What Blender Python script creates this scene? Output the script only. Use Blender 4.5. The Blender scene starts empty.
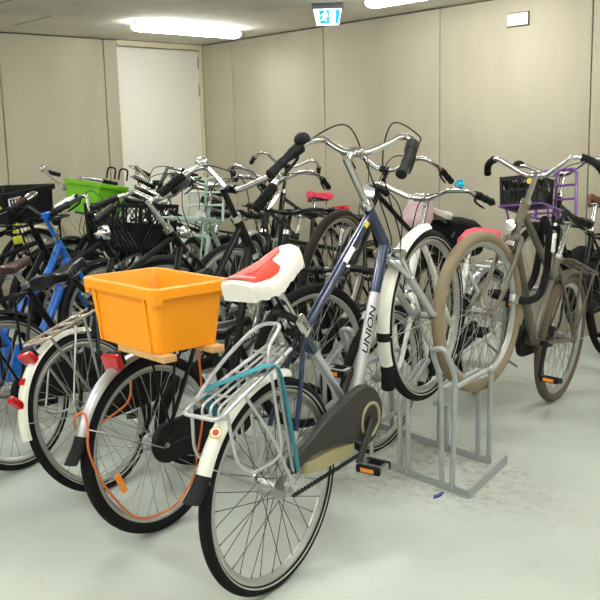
import bpy, bmesh, math, random
from math import sin, cos, pi, radians
from mathutils import Vector, Matrix, noise
random.seed(7)
C = bpy.context.scene.collection
sc = bpy.context.scene
V = Vector

# ------------------------------------------------------------------ materials
def new_mat(name):
    m = bpy.data.materials.new(name); m.use_nodes = True
    nt = m.node_tree; b = nt.nodes['Principled BSDF']
    return m, nt, b
def srgb(r, g, b):
    f = lambda c: (c/255/12.92) if c/255 <= .04045 else ((c/255+.055)/1.055)**2.4
    return (f(r), f(g), f(b), 1)
def mat(name, col, rough=.4, metal=0, var=.12, scale=30, bump=0, coat=0, emit=None, estr=0, trans=0, spec=None):
    """procedural base: noise varies colour and roughness a little, as wear does"""
    m, nt, b = new_mat(name); N, L = nt.nodes, nt.links
    tc = N.new('ShaderNodeTexCoord'); nz = N.new('ShaderNodeTexNoise'); nz.inputs['Scale'].default_value = scale; nz.inputs['Detail'].default_value = 4
    L.new(tc.outputs['Object'], nz.inputs['Vector'])
    mx = N.new('ShaderNodeMix'); mx.data_type = 'RGBA'
    c = srgb(*col)
    mx.inputs['A'].default_value = tuple(min(1, x*(1-var)) for x in c[:3])+(1,)
    mx.inputs['B'].default_value = tuple(min(1, x*(1+var)) for x in c[:3])+(1,)
    L.new(nz.outputs['Fac'], mx.inputs['Factor']); L.new(mx.outputs['Result'], b.inputs['Base Color'])
    mr = N.new('ShaderNodeMapRange'); mr.inputs['To Min'].default_value = max(.03, rough-.07); mr.inputs['To Max'].default_value = min(1, rough+.09)
    L.new(nz.outputs['Fac'], mr.inputs['Value']); L.new(mr.outputs['Result'], b.inputs['Roughness'])
    b.inputs['Metallic'].default_value = metal
    if spec is None and max(col) < 60: spec = .22
    if spec is not None: b.inputs['Specular IOR Level'].default_value = spec
    if coat: b.inputs['Coat Weight'].default_value = coat; b.inputs['Coat Roughness'].default_value = .1
    if trans: b.inputs['Transmission Weight'].default_value = trans
    if bump:
        bp = N.new('ShaderNodeBump'); bp.inputs['Strength'].default_value = bump; bp.inputs['Distance'].default_value = .002
        L.new(nz.outputs['Fac'], bp.inputs['Height']); L.new(bp.outputs['Normal'], b.inputs['Normal'])
    if emit: b.inputs['Emission Color'].default_value = srgb(*emit); b.inputs['Emission Strength'].default_value = estr
    return m
M = dict(
 chrome=mat('chrome', (205,205,205), .16, 1, .05), steel=mat('brushed_steel', (170,170,168), .34, 1, .1), alu=mat('dull_aluminium', (178,180,182), .36, .85, .06),
 galv=mat('galvanised_steel', (172,176,176), .5, .5, .22, 60, .1), rim=mat('rim_aluminium', (176,176,170), .36, .7, .08), spoke=mat('spoke_steel', (150,148,142), .4, .8, .1),
 rubber=mat('tyre_rubber', (20,20,21), .85, 0, .25, 120, .3), tan=mat('tan_tyre_rubber', (132,117,92), .8, 0, .12, 90, .2), brownrub=mat('worn_dark_tyre', (44,39,34), .8, 0, .2, 90, .2), brownrub2=mat('brown_tyre_rubber', (92,80,66), .8, 0, .15, 90, .2),
 wline=mat('reflective_stripe', (170,170,165), .5, 0, .1),
 black=mat('black_paint', (12,12,14), .3, 0, .2, coat=.15), blackplastic=mat('black_plastic', (17,17,18), .55, 0, .2), grip=mat('grip_rubber', (17,17,17), .62, 0, .2, 60, .15),
 charcoal=mat('charcoal_plastic', (52,50,48), .42, 0, .1), olivep=mat('olive_plastic', (160,150,110), .45, 0, .1),
 navy=mat('navy_paint', (32,46,78), .2, .15, .1, coat=.6), silver=mat('silver_paint', (190,190,192), .3, .55, .05, coat=.4),
 white=mat('white_paint', (228,226,216), .35, 0, .05, coat=.3), cream=mat('cream_paint', (206,196,172), .4, 0, .06), whitefen=mat('off_white_fender', (222,219,208), .35, .1, .07, 20, coat=.3),
 blue=mat('blue_paint', (20,98,188), .28, 0, .12, coat=.5), olive=mat('taupe_paint', (98,92,78), .35, .25, .08, coat=.3), mint=mat('pale_green_paint', (160,178,166), .45, 0, .08), purple=mat('purple_paint', (118,72,150), .35, 0, .1, coat=.3), greydark=mat('grey_paint', (90,92,94), .35, .3, .1),
 leather=mat('black_saddle_vinyl', (15,15,17), .33, 0, .2, 80, .1), brown=mat('brown_saddle_leather', (112,62,40), .4, 0, .15, 60, .15), darkbrown=mat('dark_brown_saddle', (62,38,34), .36, 0, .15, 60, .1), whitesad=mat('white_saddle_vinyl', (214,208,196), .45, 0, .05),
 red=mat('red_lens', (190,8,14), .18, 0, .15, coat=.5), orange=mat('orange_plastic', (255,157,2), .42, 0, .02, 12), amber=mat('amber_reflector', (255,140,10), .2, 0, .2, coat=.5), orangelogo=mat('orange_print', (228,50,16), .45, 0, .04), covwhite=mat('white_cover_nylon', (226,222,212), .5, 0, .05, 25, .3),
 pinkred=mat('pink_cover_cloth', (226,66,92), .7, 0, .15, 40, .4), pink=mat('pale_pink_cloth', (214,186,186), .85, 0, .12, 40, .4), cord=mat('orange_cord', (206,104,44), .7, 0, .25, 300, .3), teal=mat('teal_webbing', (54,142,156), .75, 0, .15, 100, .3),
 wood=mat('pine_wood', (206,160,104), .65, 0, .2, 25, .2), green=mat('lime_plastic', (104,176,18), .5, 0, .1), lime=mat('lime_paint', (130,210,40), .4, 0, .1), yellow=mat('yellow_sheath', (218,218,40), .45, 0, .1), bagblack=mat('black_canvas', (15,15,17), .8, 0, .3, 150, .4), crateblack=mat('black_crate_plastic', (14,14,15), .42, 0, .2),
 lens=mat('headlamp_glass', (200,200,198), .08, .6, .05), cyan=mat('blue_anodised', (20,150,190), .25, .5, .1), print=mat('white_print', (238,236,230), .5, 0, .03), printblack=mat('black_print', (26,26,28), .5, 0, .1), darkgap=mat('dark_joint', (58,52,42), .9, 0, .1), rusty=mat('rusty_spoke', (66,54,44), .55, .4, .25), bluescrap=mat('blue_film', (38,44,140), .35, 0, .2), redwhite=mat('sticker_red', (200,60,50), .5, 0, .05), copper=mat('coppery_steel', (190,168,150), .35, .8, .1), yellowst=mat('sticker_yellow', (226,196,40), .5, 0, .05), doorwhite=mat('door_white', (222,219,206), .5, 0, .02, 3), frameW=mat('door_frame_paint', (200,190,160), .55, 0, .03), sockwhite=mat('socket_white', (240,236,236), .4, 0, .02), sockgrey=mat('socket_grey', (205,200,200), .5, 0, .02), housing=mat('lamp_housing', (210,210,206), .5, 0, .03), hinge=mat('hinge_steel', (150,148,138), .4, .6, .1),
)
def emis(name, col, s):
    m, nt, b = new_mat(name); b.inputs['Base Color'].default_value = srgb(*col); b.inputs['Emission Color'].default_value = srgb(*col); b.inputs['Emission Strength'].default_value = s
    nz = nt.nodes.new('ShaderNodeTexNoise'); nz.inputs['Scale'].default_value = 8
    mr = nt.nodes.new('ShaderNodeMapRange'); mr.inputs['To Min'].default_value = .3; mr.inputs['To Max'].default_value = .5
    nt.links.new(nz.outputs['Fac'], mr.inputs['Value']); nt.links.new(mr.outputs['Result'], b.inputs['Roughness'])
    return m
LAMP = 21
M['lamp'] = emis('lamp_diffuser', (248,252,252), LAMP)
M['signwhite'] = emis('exit_white', (236,250,255), .75); M['signblue'] = emis('exit_blue', (0,150,205), .5)

def wall_mat():
    m, nt, b = new_mat('fibre_board'); N, L = nt.nodes, nt.links
    tc = N.new('ShaderNodeTexCoord'); n1 = N.new('ShaderNodeTexNoise'); n1.inputs['Scale'].default_value = 1.6; n1.inputs['Detail'].default_value = 5
    n2 = N.new('ShaderNodeTexNoise'); n2.inputs['Scale'].default_value = 170; n2.inputs['Detail'].default_value = 3
    mp = N.new('ShaderNodeMapping'); mp.inputs['Scale'].default_value = (1,1,.25)
    L.new(tc.outputs['Object'], mp.inputs['Vector']); L.new(mp.outputs['Vector'], n1.inputs['Vector']); L.new(tc.outputs['Object'], n2.inputs['Vector'])
    r1 = N.new('ShaderNodeValToRGB'); r1.color_ramp.elements[0].color = srgb(166,158,137); r1.color_ramp.elements[0].position = .3; r1.color_ramp.elements[1].color = srgb(185,177,155); r1.color_ramp.elements[1].position = .7
    L.new(n1.outputs['Fac'], r1.inputs['Fac'])
    r2 = N.new('ShaderNodeValToRGB'); r2.color_ramp.elements[0].color = (.72,.72,.72,1); r2.color_ramp.elements[0].position = .36; r2.color_ramp.elements[1].color = (1.1,1.1,1.1,1); r2.color_ramp.elements[1].position = .64
    L.new(n2.outputs['Fac'], r2.inputs['Fac'])
    mx = N.new('ShaderNodeMix'); mx.data_type = 'RGBA'; mx.blend_type = 'MULTIPLY'; mx.inputs['Factor'].default_value = .6
    L.new(r1.outputs['Color'], mx.inputs['A']); L.new(r2.outputs['Color'], mx.inputs['B']); L.new(mx.outputs['Result'], b.inputs['Base Color'])
    b.inputs['Roughness'].default_value = .8
    bp = N.new('ShaderNodeBump'); bp.inputs['Strength'].default_value = .25; bp.inputs['Distance'].default_value = .003
    L.new(n2.outputs['Fac'], bp.inputs['Height']); L.new(bp.outputs['Normal'], b.inputs['Normal'])
    return m
def floor_mat():
    m, nt, b = new_mat('coated_floor'); N, L = nt.nodes, nt.links
    tc = N.new('ShaderNodeTexCoord'); n1 = N.new('ShaderNodeTexNoise'); n1.inputs['Scale'].default_value = 1.3; n1.inputs['Detail'].default_value = 7; n1.inputs['Roughness'].default_value = .6
    n2 = N.new('ShaderNodeTexNoise'); n2.inputs['Scale'].default_value = 9; n2.inputs['Detail'].default_value = 8; n2.inputs['Roughness'].default_value = .75
    for n in (n1, n2): L.new(tc.outputs['Object'], n.inputs['Vector'])
    r1 = N.new('ShaderNodeValToRGB'); r1.color_ramp.elements[0].color = srgb(174,180,171); r1.color_ramp.elements[0].position = .3; r1.color_ramp.elements[1].color = srgb(192,198,188); r1.color_ramp.elements[1].position = .7
    L.new(n1.outputs['Fac'], r1.inputs['Fac'])
    r2 = N.new('ShaderNodeValToRGB'); r2.color_ramp.elements[0].color = (.72,.68,.6,1); r2.color_ramp.elements[0].position = .27; r2.color_ramp.elements[1].color = (1,1,1,1); r2.color_ramp.elements[1].position = .42
    L.new(n2.outputs['Fac'], r2.inputs['Fac'])
    mx = N.new('ShaderNodeMix'); mx.data_type = 'RGBA'; mx.blend_type = 'MULTIPLY'; mx.inputs['Factor'].default_value = .55
    L.new(r1.outputs['Color'], mx.inputs['A']); L.new(r2.outputs['Color'], mx.inputs['B']); mp = N.new('ShaderNodeMapping'); sx_, sy_ = 1/1.35, 1/.55; mp.inputs['Scale'].default_value = (sx_, sy_, 1); mp.inputs['Location'].default_value = (-4.75*sx_, 2.80*sy_, 0)
    gr = N.new('ShaderNodeTexGradient'); gr.gradient_type = 'SPHERICAL'; L.new(tc.outputs['Object'], mp.inputs['Vector']); L.new(mp.outputs['Vector'], gr.inputs['Vector'])
    n3 = N.new('ShaderNodeTexNoise'); n3.inputs['Scale'].default_value = 22; n3.inputs['Detail'].default_value = 8; n3.inputs['Roughness'].default_value = .8; L.new(tc.outputs['Object'], n3.inputs['Vector'])
    r3 = N.new('ShaderNodeValToRGB'); r3.color_ramp.elements[0].position = .46; r3.color_ramp.elements[1].position = .66; L.new(n3.outputs['Fac'], r3.inputs['Fac'])
    r4 = N.new('ShaderNodeValToRGB'); r4.color_ramp.elements[0].position = .05; r4.color_ramp.elements[1].position = .45; L.new(gr.outputs['Fac'], r4.inputs['Fac'])
    mu = N.new('ShaderNodeMath'); mu.operation = 'MULTIPLY'; L.new(r3.outputs['Color'], mu.inputs[0]); L.new(r4.outputs['Color'], mu.inputs[1])
    du = N.new('ShaderNodeMix'); du.data_type = 'RGBA'; du.inputs['B'].default_value = srgb(128,112,88); L.new(mu.outputs[0], du.inputs['Factor']); L.new(mx.outputs['Result'], du.inputs['A'])
    L.new(du.outputs['Result'], b.inputs['Base Color'])
    mr = N.new('ShaderNodeMapRange'); mr.inputs['To Min'].default_value = .22; mr.inputs['To Max'].default_value = .42
    L.new(n2.outputs['Fac'], mr.inputs['Value']); L.new(mr.outputs['Result'], b.inputs['Roughness'])
    bp = N.new('ShaderNodeBump'); bp.inputs['Strength'].default_value = .05; bp.inputs['Distance'].default_value = .004
    L.new(n2.outputs['Fac'], bp.inputs['Height']); L.new(bp.outputs['Normal'], b.inputs['Normal'])
    return m
def ceil_mat():
    m, nt, b = new_mat('bare_concrete'); N, L = nt.nodes, nt.links
    tc = N.new('ShaderNodeTexCoord'); n1 = N.new('ShaderNodeTexNoise'); n1.inputs['Scale'].default_value = 2.2; n1.inputs['Detail'].default_value = 8; n1.inputs['Roughness'].default_value = .65
    v = N.new('ShaderNodeTexVoronoi'); v.inputs['Scale'].default_value = 7
    for n in (n1, v): L.new(tc.outputs['Object'], n.inputs['Vector'])
    r1 = N.new('ShaderNodeValToRGB'); r1.color_ramp.elements[0].color = srgb(196,190,176); r1.color_ramp.elements[0].position = .3; r1.color_ramp.elements[1].color = srgb(224,219,205); r1.color_ramp.elements[1].position = .7
    L.new(n1.outputs['Fac'], r1.inputs['Fac'])
    r2 = N.new('ShaderNodeValToRGB'); r2.color_ramp.elements[0].color = (1,1,1,1); r2.color_ramp.elements[0].position = .06; r2.color_ramp.elements[1].color = (0,0,0,1); r2.color_ramp.elements[1].position = .11
    L.new(v.outputs['Distance'], r2.inputs['Fac'])
    mx = N.new('ShaderNodeMix'); mx.data_type = 'RGBA'; mx.inputs['B'].default_value = srgb(222,216,198)
    L.new(r2.outputs['Color'], mx.inputs['Factor']); L.new(r1.outputs['Color'], mx.inputs['A']); L.new(mx.outputs['Result'], b.inputs['Base Color'])
    b.inputs['Roughness'].default_value = .9
    bp = N.new('ShaderNodeBump'); bp.inputs['Strength'].default_value = .3; bp.inputs['Distance'].default_value = .006
    L.new(n1.outputs['Fac'], bp.inputs['Height']); L.new(bp.outputs['Normal'], b.inputs['Normal'])
    return m
M['wall'], M['floor'], M['ceil'] = wall_mat(), floor_mat(), ceil_mat()

# ------------------------------------------------------------------ mesh builder
def cr(pts, n=6):
    """Catmull-Rom through pts"""
    P = [V(p) for p in pts]; P = [P[0]*2-P[1]]+P+[P[-1]*2-P[-2]]; out = []
    for i in range(1, len(P)-2):
        for k in range(n):
            t = k/n; a, b, c, d = P[i-1:i+3]
            out.append(.5*((2*b)+(c-a)*t+(2*a-5*b+4*c-d)*t*t+(3*b-a-3*c+d)*t**3))
    out.append(P[-2]); return out
def bend(pts, r=.03, n=5):
    """polyline with rounded corners"""
    P = [V(p) for p in pts]; out = [P[0]]
    for i in range(1, len(P)-1):
        a, b, c = P[i-1], P[i], P[i+1]; u = a-b; w = c-b
        q = min(r, u.length*.48, w.length*.48); s = b+u.normalized()*q; e = b+w.normalized()*q
        for k in range(n+1):
            t = k/n; out.append(s*(1-t)**2+b*2*t*(1-t)+e*t*t)
    out.append(P[-1]); return out
class MB:
    def __init__(s): s.v = []; s.f = []; s.m = []
    def add(s, vs, fs, mi=0, X=None):
        o = len(s.v); s.v += [(X @ V(p)) if X else V(p) for p in vs]; s.f += [tuple(i+o for i in f) for f in fs]
        s.m += (mi if isinstance(mi, list) else [mi]*len(fs)); return s
    def tube(s, pts, r, n=10, mi=0, closed=False, X=None, flat=1.0, upv=None, mf=None):
        P = [V(p) for p in pts]; k = len(P); R = r if isinstance(r, (list, tuple)) else [r]*k
        vs, fs, ms = [], [], []; nrm = None
        for i, p in enumerate(P):
            a = P[i-1] if (i > 0 or closed) else p; b = P[(i+1) % k] if (i < k-1 or closed) else p
            t = (b-a).normalized() if (b-a).length > 1e-9 else V((0,0,1))
            if nrm is None:
                nrm = V(upv) if upv else (V((0,1,0)) if abs(t.y) < .9 else V((1,0,0)))
            nrm = (nrm-t*nrm.dot(t)).normalized(); bn = t.cross(nrm)
            for j in range(n):
                q = 2*pi*j/n; vs.append(p+nrm*cos(q)*R[i]+bn*sin(q)*R[i]*flat)
        for i in range(k if closed else k-1):
            for j in range(n):
                i2 = (i+1) % k; fs.append((i*n+j, i*n+(j+1) % n, i2*n+(j+1) % n, i2*n+j)); ms.append(mf((P[i]+P[i2])/2) if mf else mi)
        if not closed:
            fs.append(tuple(range(n))[::-1]); fs.append(tuple((k-1)*n+j for j in range(n))); ms += [mf(P[0]) if mf else mi, mf(P[-1]) if mf else mi]
        return s.add(vs, fs, ms, X)
    def seg(s, a, b, r, r2=None, n=10, mi=0, X=None, k=1, mf=None):
        a, b = V(a), V(b); r2 = r if r2 is None else r2
        return s.tube([a.lerp(b, i/k) for i in range(k+1)], [r+(r2-r)*i/k for i in range(k+1)], n, mi, X=X, mf=mf)
    def box(s, c, size, mi=0, X=None, rot=None, bev=0):
        x, y, z = [q/2 for q in size]
        if bev:
            b = min(bev, x*.9, y*.9, z*.9); bm = bmesh.new(); bmesh.ops.create_cube(bm, size=1)
            for v in bm.verts: v.co = V((v.co.x*2*x, v.co.y*2*y, v.co.z*2*z))
            bmesh.ops.bevel(bm, geom=bm.edges[:], offset=b, segments=2, affect='EDGES', profile=.6)
            bm.verts.index_update(); vs = [v.co.copy() for v in bm.verts]; fs = [[v.index for v in f.verts] for f in bm.faces]; bm.free()
        else:
            vs = [V((i*x, j*y, k*z)) for i in (-1,1) for j in (-1,1) for k in (-1,1)]
            fs = [(0,1,3,2),(4,6,7,5),(0,4,5,1),(2,3,7,6),(0,2,6,4),(1,5,7,3)]
        T = Matrix.Translation(c) @ (rot.to_4x4() if rot else Matrix.Identity(4))
        return s.add([T @ v for v in vs], fs, mi, X)
    def lathe(s, prof, axis='y', c=(0,0,0), n=32, mi=0, X=None, closed=False, ms=None):
        """prof: (radius, along-axis)"""
        k = len(prof); vs, fs, mm = [], [], []
        for j in range(n):
            q = 2*pi*j/n
            for r, a in prof:
                x, y = r*cos(q), r*sin(q)
                vs.append(V(c)+(V((x, a, y)) if axis == 'y' else V((x, y, a)) if axis == 'z' else V((a, x, y))))
        for j in range(n):
            j2 = (j+1) % n
            for i in range(k if closed else k-1):
                i2 = (i+1) % k; fs.append((j*k+i, j2*k+i, j2*k+i2, j*k+i2)); mm.append(ms[i] if ms else mi)
        if not closed:
            fs.append(tuple(j*k for j in range(n))); fs.append(tuple(j*k+k-1 for j in range(n))[::-1]); mm += [mi, mi]
        return s.add(vs, fs, mm, X)
    def prism(s, poly, y0, y1, mi=0, X=None, inset=0, side=None):
        """poly in xz, extruded in y, with a small bevel"""
        n = len(poly); cx = sum(p[0] for p in poly)/n; cz = sum(p[1] for p in poly)/n
        def ring(y, k):
            out = []
            for x, z in poly:
                d = V((x-cx, 0, z-cz)); L = d.length or 1; out.append(V((cx, y, cz))+d*(1-k/L))
            return out
        e = inset; sg = 1 if y1 > y0 else -1
        rings = [ring(y0, e), ring(y0+sg*e, 0), ring(y1-sg*e, 0), ring(y1, e)] if e else [ring(y0, 0), ring(y1, 0)]
        vs = [p for r in rings for p in r]; fs = []
        for a in range(len(rings)-1):
            for i in range(n): fs.append((a*n+i, a*n+(i+1) % n, (a+1)*n+(i+1) % n, (a+1)*n+i))
        fs.append(tuple(range(n))[::-1]); fs.append(tuple((len(rings)-1)*n+i for i in range(n)))
        return s.add(vs, fs, mi, X)
    def arc(s, c, R, a0, a1, prof, n=28, mi=0, X=None, wf=None, rf=None):
        """sweep a closed (y, dr) profile round c in the xz plane; angles from +x"""
        k = len(prof); vs, fs = [], []
        for i in range(n+1):
            a = a0+(a1-a0)*i/n; w = wf(i/n) if wf else 1; Rq = R+(rf(i/n) if rf else 0)
            for y, dr in prof: vs.append(V(c)+V(((Rq+dr)*cos(a), y*w, (Rq+dr)*sin(a))))
        for i in range(n):
            for j in range(k): fs.append((i*k+j, i*k+(j+1) % k, (i+1)*k+(j+1) % k, (i+1)*k+j))
        fs.append(tuple(range(k))[::-1]); fs.append(tuple(n*k+j for j in range(k)))
        return s.add(vs, fs, mi, X)
    def mesh(s, name, mats):
        me = bpy.data.meshes.new(name); me.from_pydata([tuple(v) for v in s.v], [], s.f)
        for m in mats: me.materials.append(M[m] if isinstance(m, str) else m)
        me.polygons.foreach_set('material_index', s.m)
        bm = bmesh.new(); bm.from_mesh(me); bmesh.ops.recalc_face_normals(bm, faces=bm.faces[:]); bm.to_mesh(me); bm.free()
        me.polygons.foreach_set('use_smooth', [True]*len(me.polygons)); me.set_sharp_from_angle(angle=radians(38)); me.update()
        return me
    def build(s, name, mats, parent=None, label=None, kind=None, X=None):
        if not isinstance(mats, (list, tuple)): mats = [mats]
        return link(s.mesh(name, mats), name, parent, label, kind, X)
def link(me, name, parent=None, label=None, kind=None, X=None):
    o = bpy.data.objects.new(name, me); C.objects.link(o)
    if parent is not None: o.parent = parent
    if X is not None: o.matrix_local = X
    if label: o['label'] = label
    if kind: o['kind'] = kind
    return o
def tag(o, label, cat, group=None):
    o['label'] = label; o['category'] = cat
    if group: o['group'] = group
    return o
def empty(name, X): 
    o = bpy.data.objects.new(name, None); C.objects.link(o); o.empty_display_size = .1; o.matrix_world = X; return o

# text as a mesh, wrapped round a tube (R) or flat
def text_mesh(body, size, wrap=None, shear=0, bold=.0, cuts=9):
    cu = bpy.data.curves.new('lettering', 'FONT'); cu.body = body; cu.size = size; cu.align_x = 'LEFT'; cu.align_y = 'CENTER'; cu.shear = shear; cu.offset = bold
    to = bpy.data.objects.new('lettering', cu); C.objects.link(to)
    bpy.context.view_layer.update(); dg = bpy.context.evaluated_depsgraph_get()
    me = bpy.data.meshes.new_from_object(to.evaluated_get(dg)); C.objects.unlink(to); bpy.data.objects.remove(to); bpy.data.curves.remove(cu)
    bm = bmesh.new(); bm.from_mesh(me)
    ys = [v.co.y for v in bm.verts]; y0, y1 = min(ys), max(ys); x0 = min(v.co.x for v in bm.verts)
    if wrap:
        for i in range(1, cuts): bmesh.ops.bisect_plane(bm, geom=bm.verts[:]+bm.edges[:]+bm.faces[:], plane_co=(0, y0+(y1-y0)*i/cuts, 0), plane_no=(0,1,0))
    yc = (y0+y1)/2
    for v in bm.verts:
        x, y = v.co.x-x0, v.co.y-yc
        v.co = V((x, wrap*sin(y/wrap), wrap*cos(y/wrap))) if wrap else V((x, y, 0))
    bm.to_mesh(me); bm.free(); return me
def frame_from(o, x, y):
    x = V(x).normalized(); y = V(y); y = (y-x*y.dot(x)).normalized(); z = x.cross(y)
    return Matrix(((x.x,y.x,z.x,o[0]),(x.y,y.y,z.y,o[1]),(x.z,y.z,z.z,o[2]),(0,0,0,1)))

# ------------------------------------------------------------------ wheels (meshes shared by every wheel of one size)
cache = {}
def cached(key, fn):
    if key not in cache: cache[key] = fn()
    return cache[key]
def tire_mesh(R, w, mats, stripe):
    b = MB(); r = w/2; n = 24; prof = []; ms = []
    for i in range(n):
        a = 2*pi*i/n; prof.append((R-r+r*cos(a)*1.0, r*sin(a)))
        ms.append(1 if stripe and i in (7, 16) else 0)
    b.lathe(prof, n=72, closed=True, ms=ms); return b.mesh('tire', mats)
def rim_mesh(R, w, mt):
    b = MB(); ro = R-w+.008; h = .0125
    b.lathe([(ro, -h), (ro-.012, -h-.001), (ro-.02, -.008), (ro-.026, -.004), (ro-.026, .004), (ro-.02, .008), (ro-.012, h+.001), (ro, h), (ro-.004, h-.004), (ro-.004, -h+.004)], n=72, closed=True)
    return b.mesh('wheel', [mt])
def hub_mesh(hw, fr, br, axle, mt):
    b = MB(); b.lathe([(.005,-axle),(.005,-hw-.012),(.012,-hw-.012),(.012,-hw-.003),(fr,-hw-.003),(fr,-hw+.003),(br,-hw+.008),(br,hw-.008),(fr,hw-.003),(fr,hw+.003),(.012,hw+.003),(.012,hw+.012),(.005,hw+.012),(.005,axle)], n=20)
    for s in (-1, 1): b.lathe([(.010, s*(axle-.016)), (.010, s*(axle-.006))], n=6)
    return b.mesh('hub', [mt])
def spoke_meshes(R, w, hw, fr, sm='spoke', r_=.0013):
    rr = R-w-.016; out = []
    for s in (-1, 1):
        for d in (-1, 1):
            b = MB(); a0 = d*.62
            b.seg((fr*cos(a0), s*hw, fr*sin(a0)), (rr, s*.003, 0), r_, n=5); b.seg((rr-.013, s*.0035, 0), (rr, s*.003, 0), .0019, n=6)
            out.append(b.mesh('spoke', [sm]))
    return out
def wheel(parent, X, R, w, tire=('rubber','wline'), stripe=True, rim='rim', hw=.028, fr=.024, br=.014, axle=.062, fine=True, nsp=32, spm='spoke'):
    rm = cached(('rim', R, w, rim), lambda: rim_mesh(R, w, rim)); wo = link(rm, 'wheel', parent, X=X)
    link(cached(('tire', R, w, tire, stripe), lambda: tire_mesh(R, w, list(tire), stripe)), 'tire', wo)
    link(cached(('hub', hw, fr, br, axle), lambda: hub_mesh(hw, fr, br, axle, 'steel')), 'hub', wo)
    sm = cached(('sp', R, w, hw, fr, spm), lambda: spoke_meshes(R, w, hw, fr, spm))
    if fine:
        q = nsp//4
        for k in range(q):
            for i, me in enumerate(sm):
                link(me, 'spoke', wo, X=Matrix.Rotation(2*pi*(k/q+[0, .5, .25, .75][i]/q), 4, 'Y'))
    else:
        def allsp():
            b = MB()
            for k in range(7):
                for i, me in enumerate(sm):
                    Rm = Matrix.Rotation(2*pi*(k/7+[0, .5, .25, .75][i]/7), 4, 'Y')
                    b.add([Rm @ v.co for v in me.vertices], [tuple(p.vertices) for p in me.polygons])
            return b.mesh('spokes', ['spoke'])
        link(cached(('allsp', R, w, hw, fr), allsp), 'spokes', wo)
    return wo

# ------------------------------------------------------------------ saddle
def saddle_f(s):
    K = [(0,.70),(.06,.90),(.16,1.0),(.28,.97),(.42,.74),(.56,.48),(.72,.32),(.88,.26),(.96,.20),(1,.10)]
    for (a, p), (b, q) in zip(K, K[1:]):
        if s <= b:
            t = (s-a)/(b-a); t = t*t*(3-2*t); return p+(q-p)*t
    return .1
def cover_f(s):
    K = [(0,.66),(.06,.88),(.16,1.0),(.32,.97),(.5,.84),(.7,.70),(.9,.56),(1,.34)]
    for (a, p), (b, q) in zip(K, K[1:]):
        if s <= b: t = (s-a)/(b-a); return p+(q-p)*t
    return .34
def saddle_top(s): return .022*max(0, 1-s/.35)**1.5-.006*sin(pi*min(1, s/.95))
def saddle_mesh(mb, cx, cz, L=.27, W=.2, skirt=.055, grow=0, tilt=0, wav=0, ff=None, tap=.35):
    ns, na = 26, 18; vs, fs = [], []
    for i in range(ns+1):
        s = i/ns; x = -L/2-grow+(L+2*grow)*s; hw = W/2*(ff or saddle_f)(s)+grow; zt = saddle_top(s)+grow; sk = skirt*(1-tap*s)
        for j in range(na+1):
            u = -1+2*j/na; au = abs(u)
            if au < .72: y = hw*.93*(u/.72); z = zt-.012*(au/.72)**2.4
            else:
                t = (au-.72)/.28; sg = 1 if u > 0 else -1
                y = sg*hw*(.93+.07*sin(t*pi/2)-(.18 if not grow else .04)*max(0, t-.35)); z = zt-.012-(sk-.012)*t
            if wav: z += wav*noise.noise(V((x*40, y*40, i*.1)))*(1 if au > .8 else .35)
            e = 0
            if s < .06: e = (.06-s)/.06; z -= .012*e*e
            if s > .93: e = (s-.93)/.07; z -= .02*e*e
            vs.append(V((cx+x*cos(tilt)-0*z, y, cz+z+x*sin(tilt))))
    k = na+1
    for i in range(ns):
        for j in range(na): fs.append((i*k+j, i*k+j+1, (i+1)*k+j+1, (i+1)*k+j))
        fs.append((i*k+na, i*k, (i+1)*k, (i+1)*k+na))
    fs.append(tuple(range(k))[::-1]); fs.append(tuple(ns*k+j for j in range(k)))
    mb.add(vs, fs)
FENPROF = lambda w, t=.0016: [(-w,-.010),(-w*.88,.000),(-w*.5,.008),(0,.0105),(w*.5,.008),(w*.88,.000),(w,-.010),(w-.0018,-.010),(w*.86,-.0016),(w*.48,.006),(0,.0085),(-w*.48,.006),(-w*.86,-.0016),(-w+.0018,-.010)]

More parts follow.
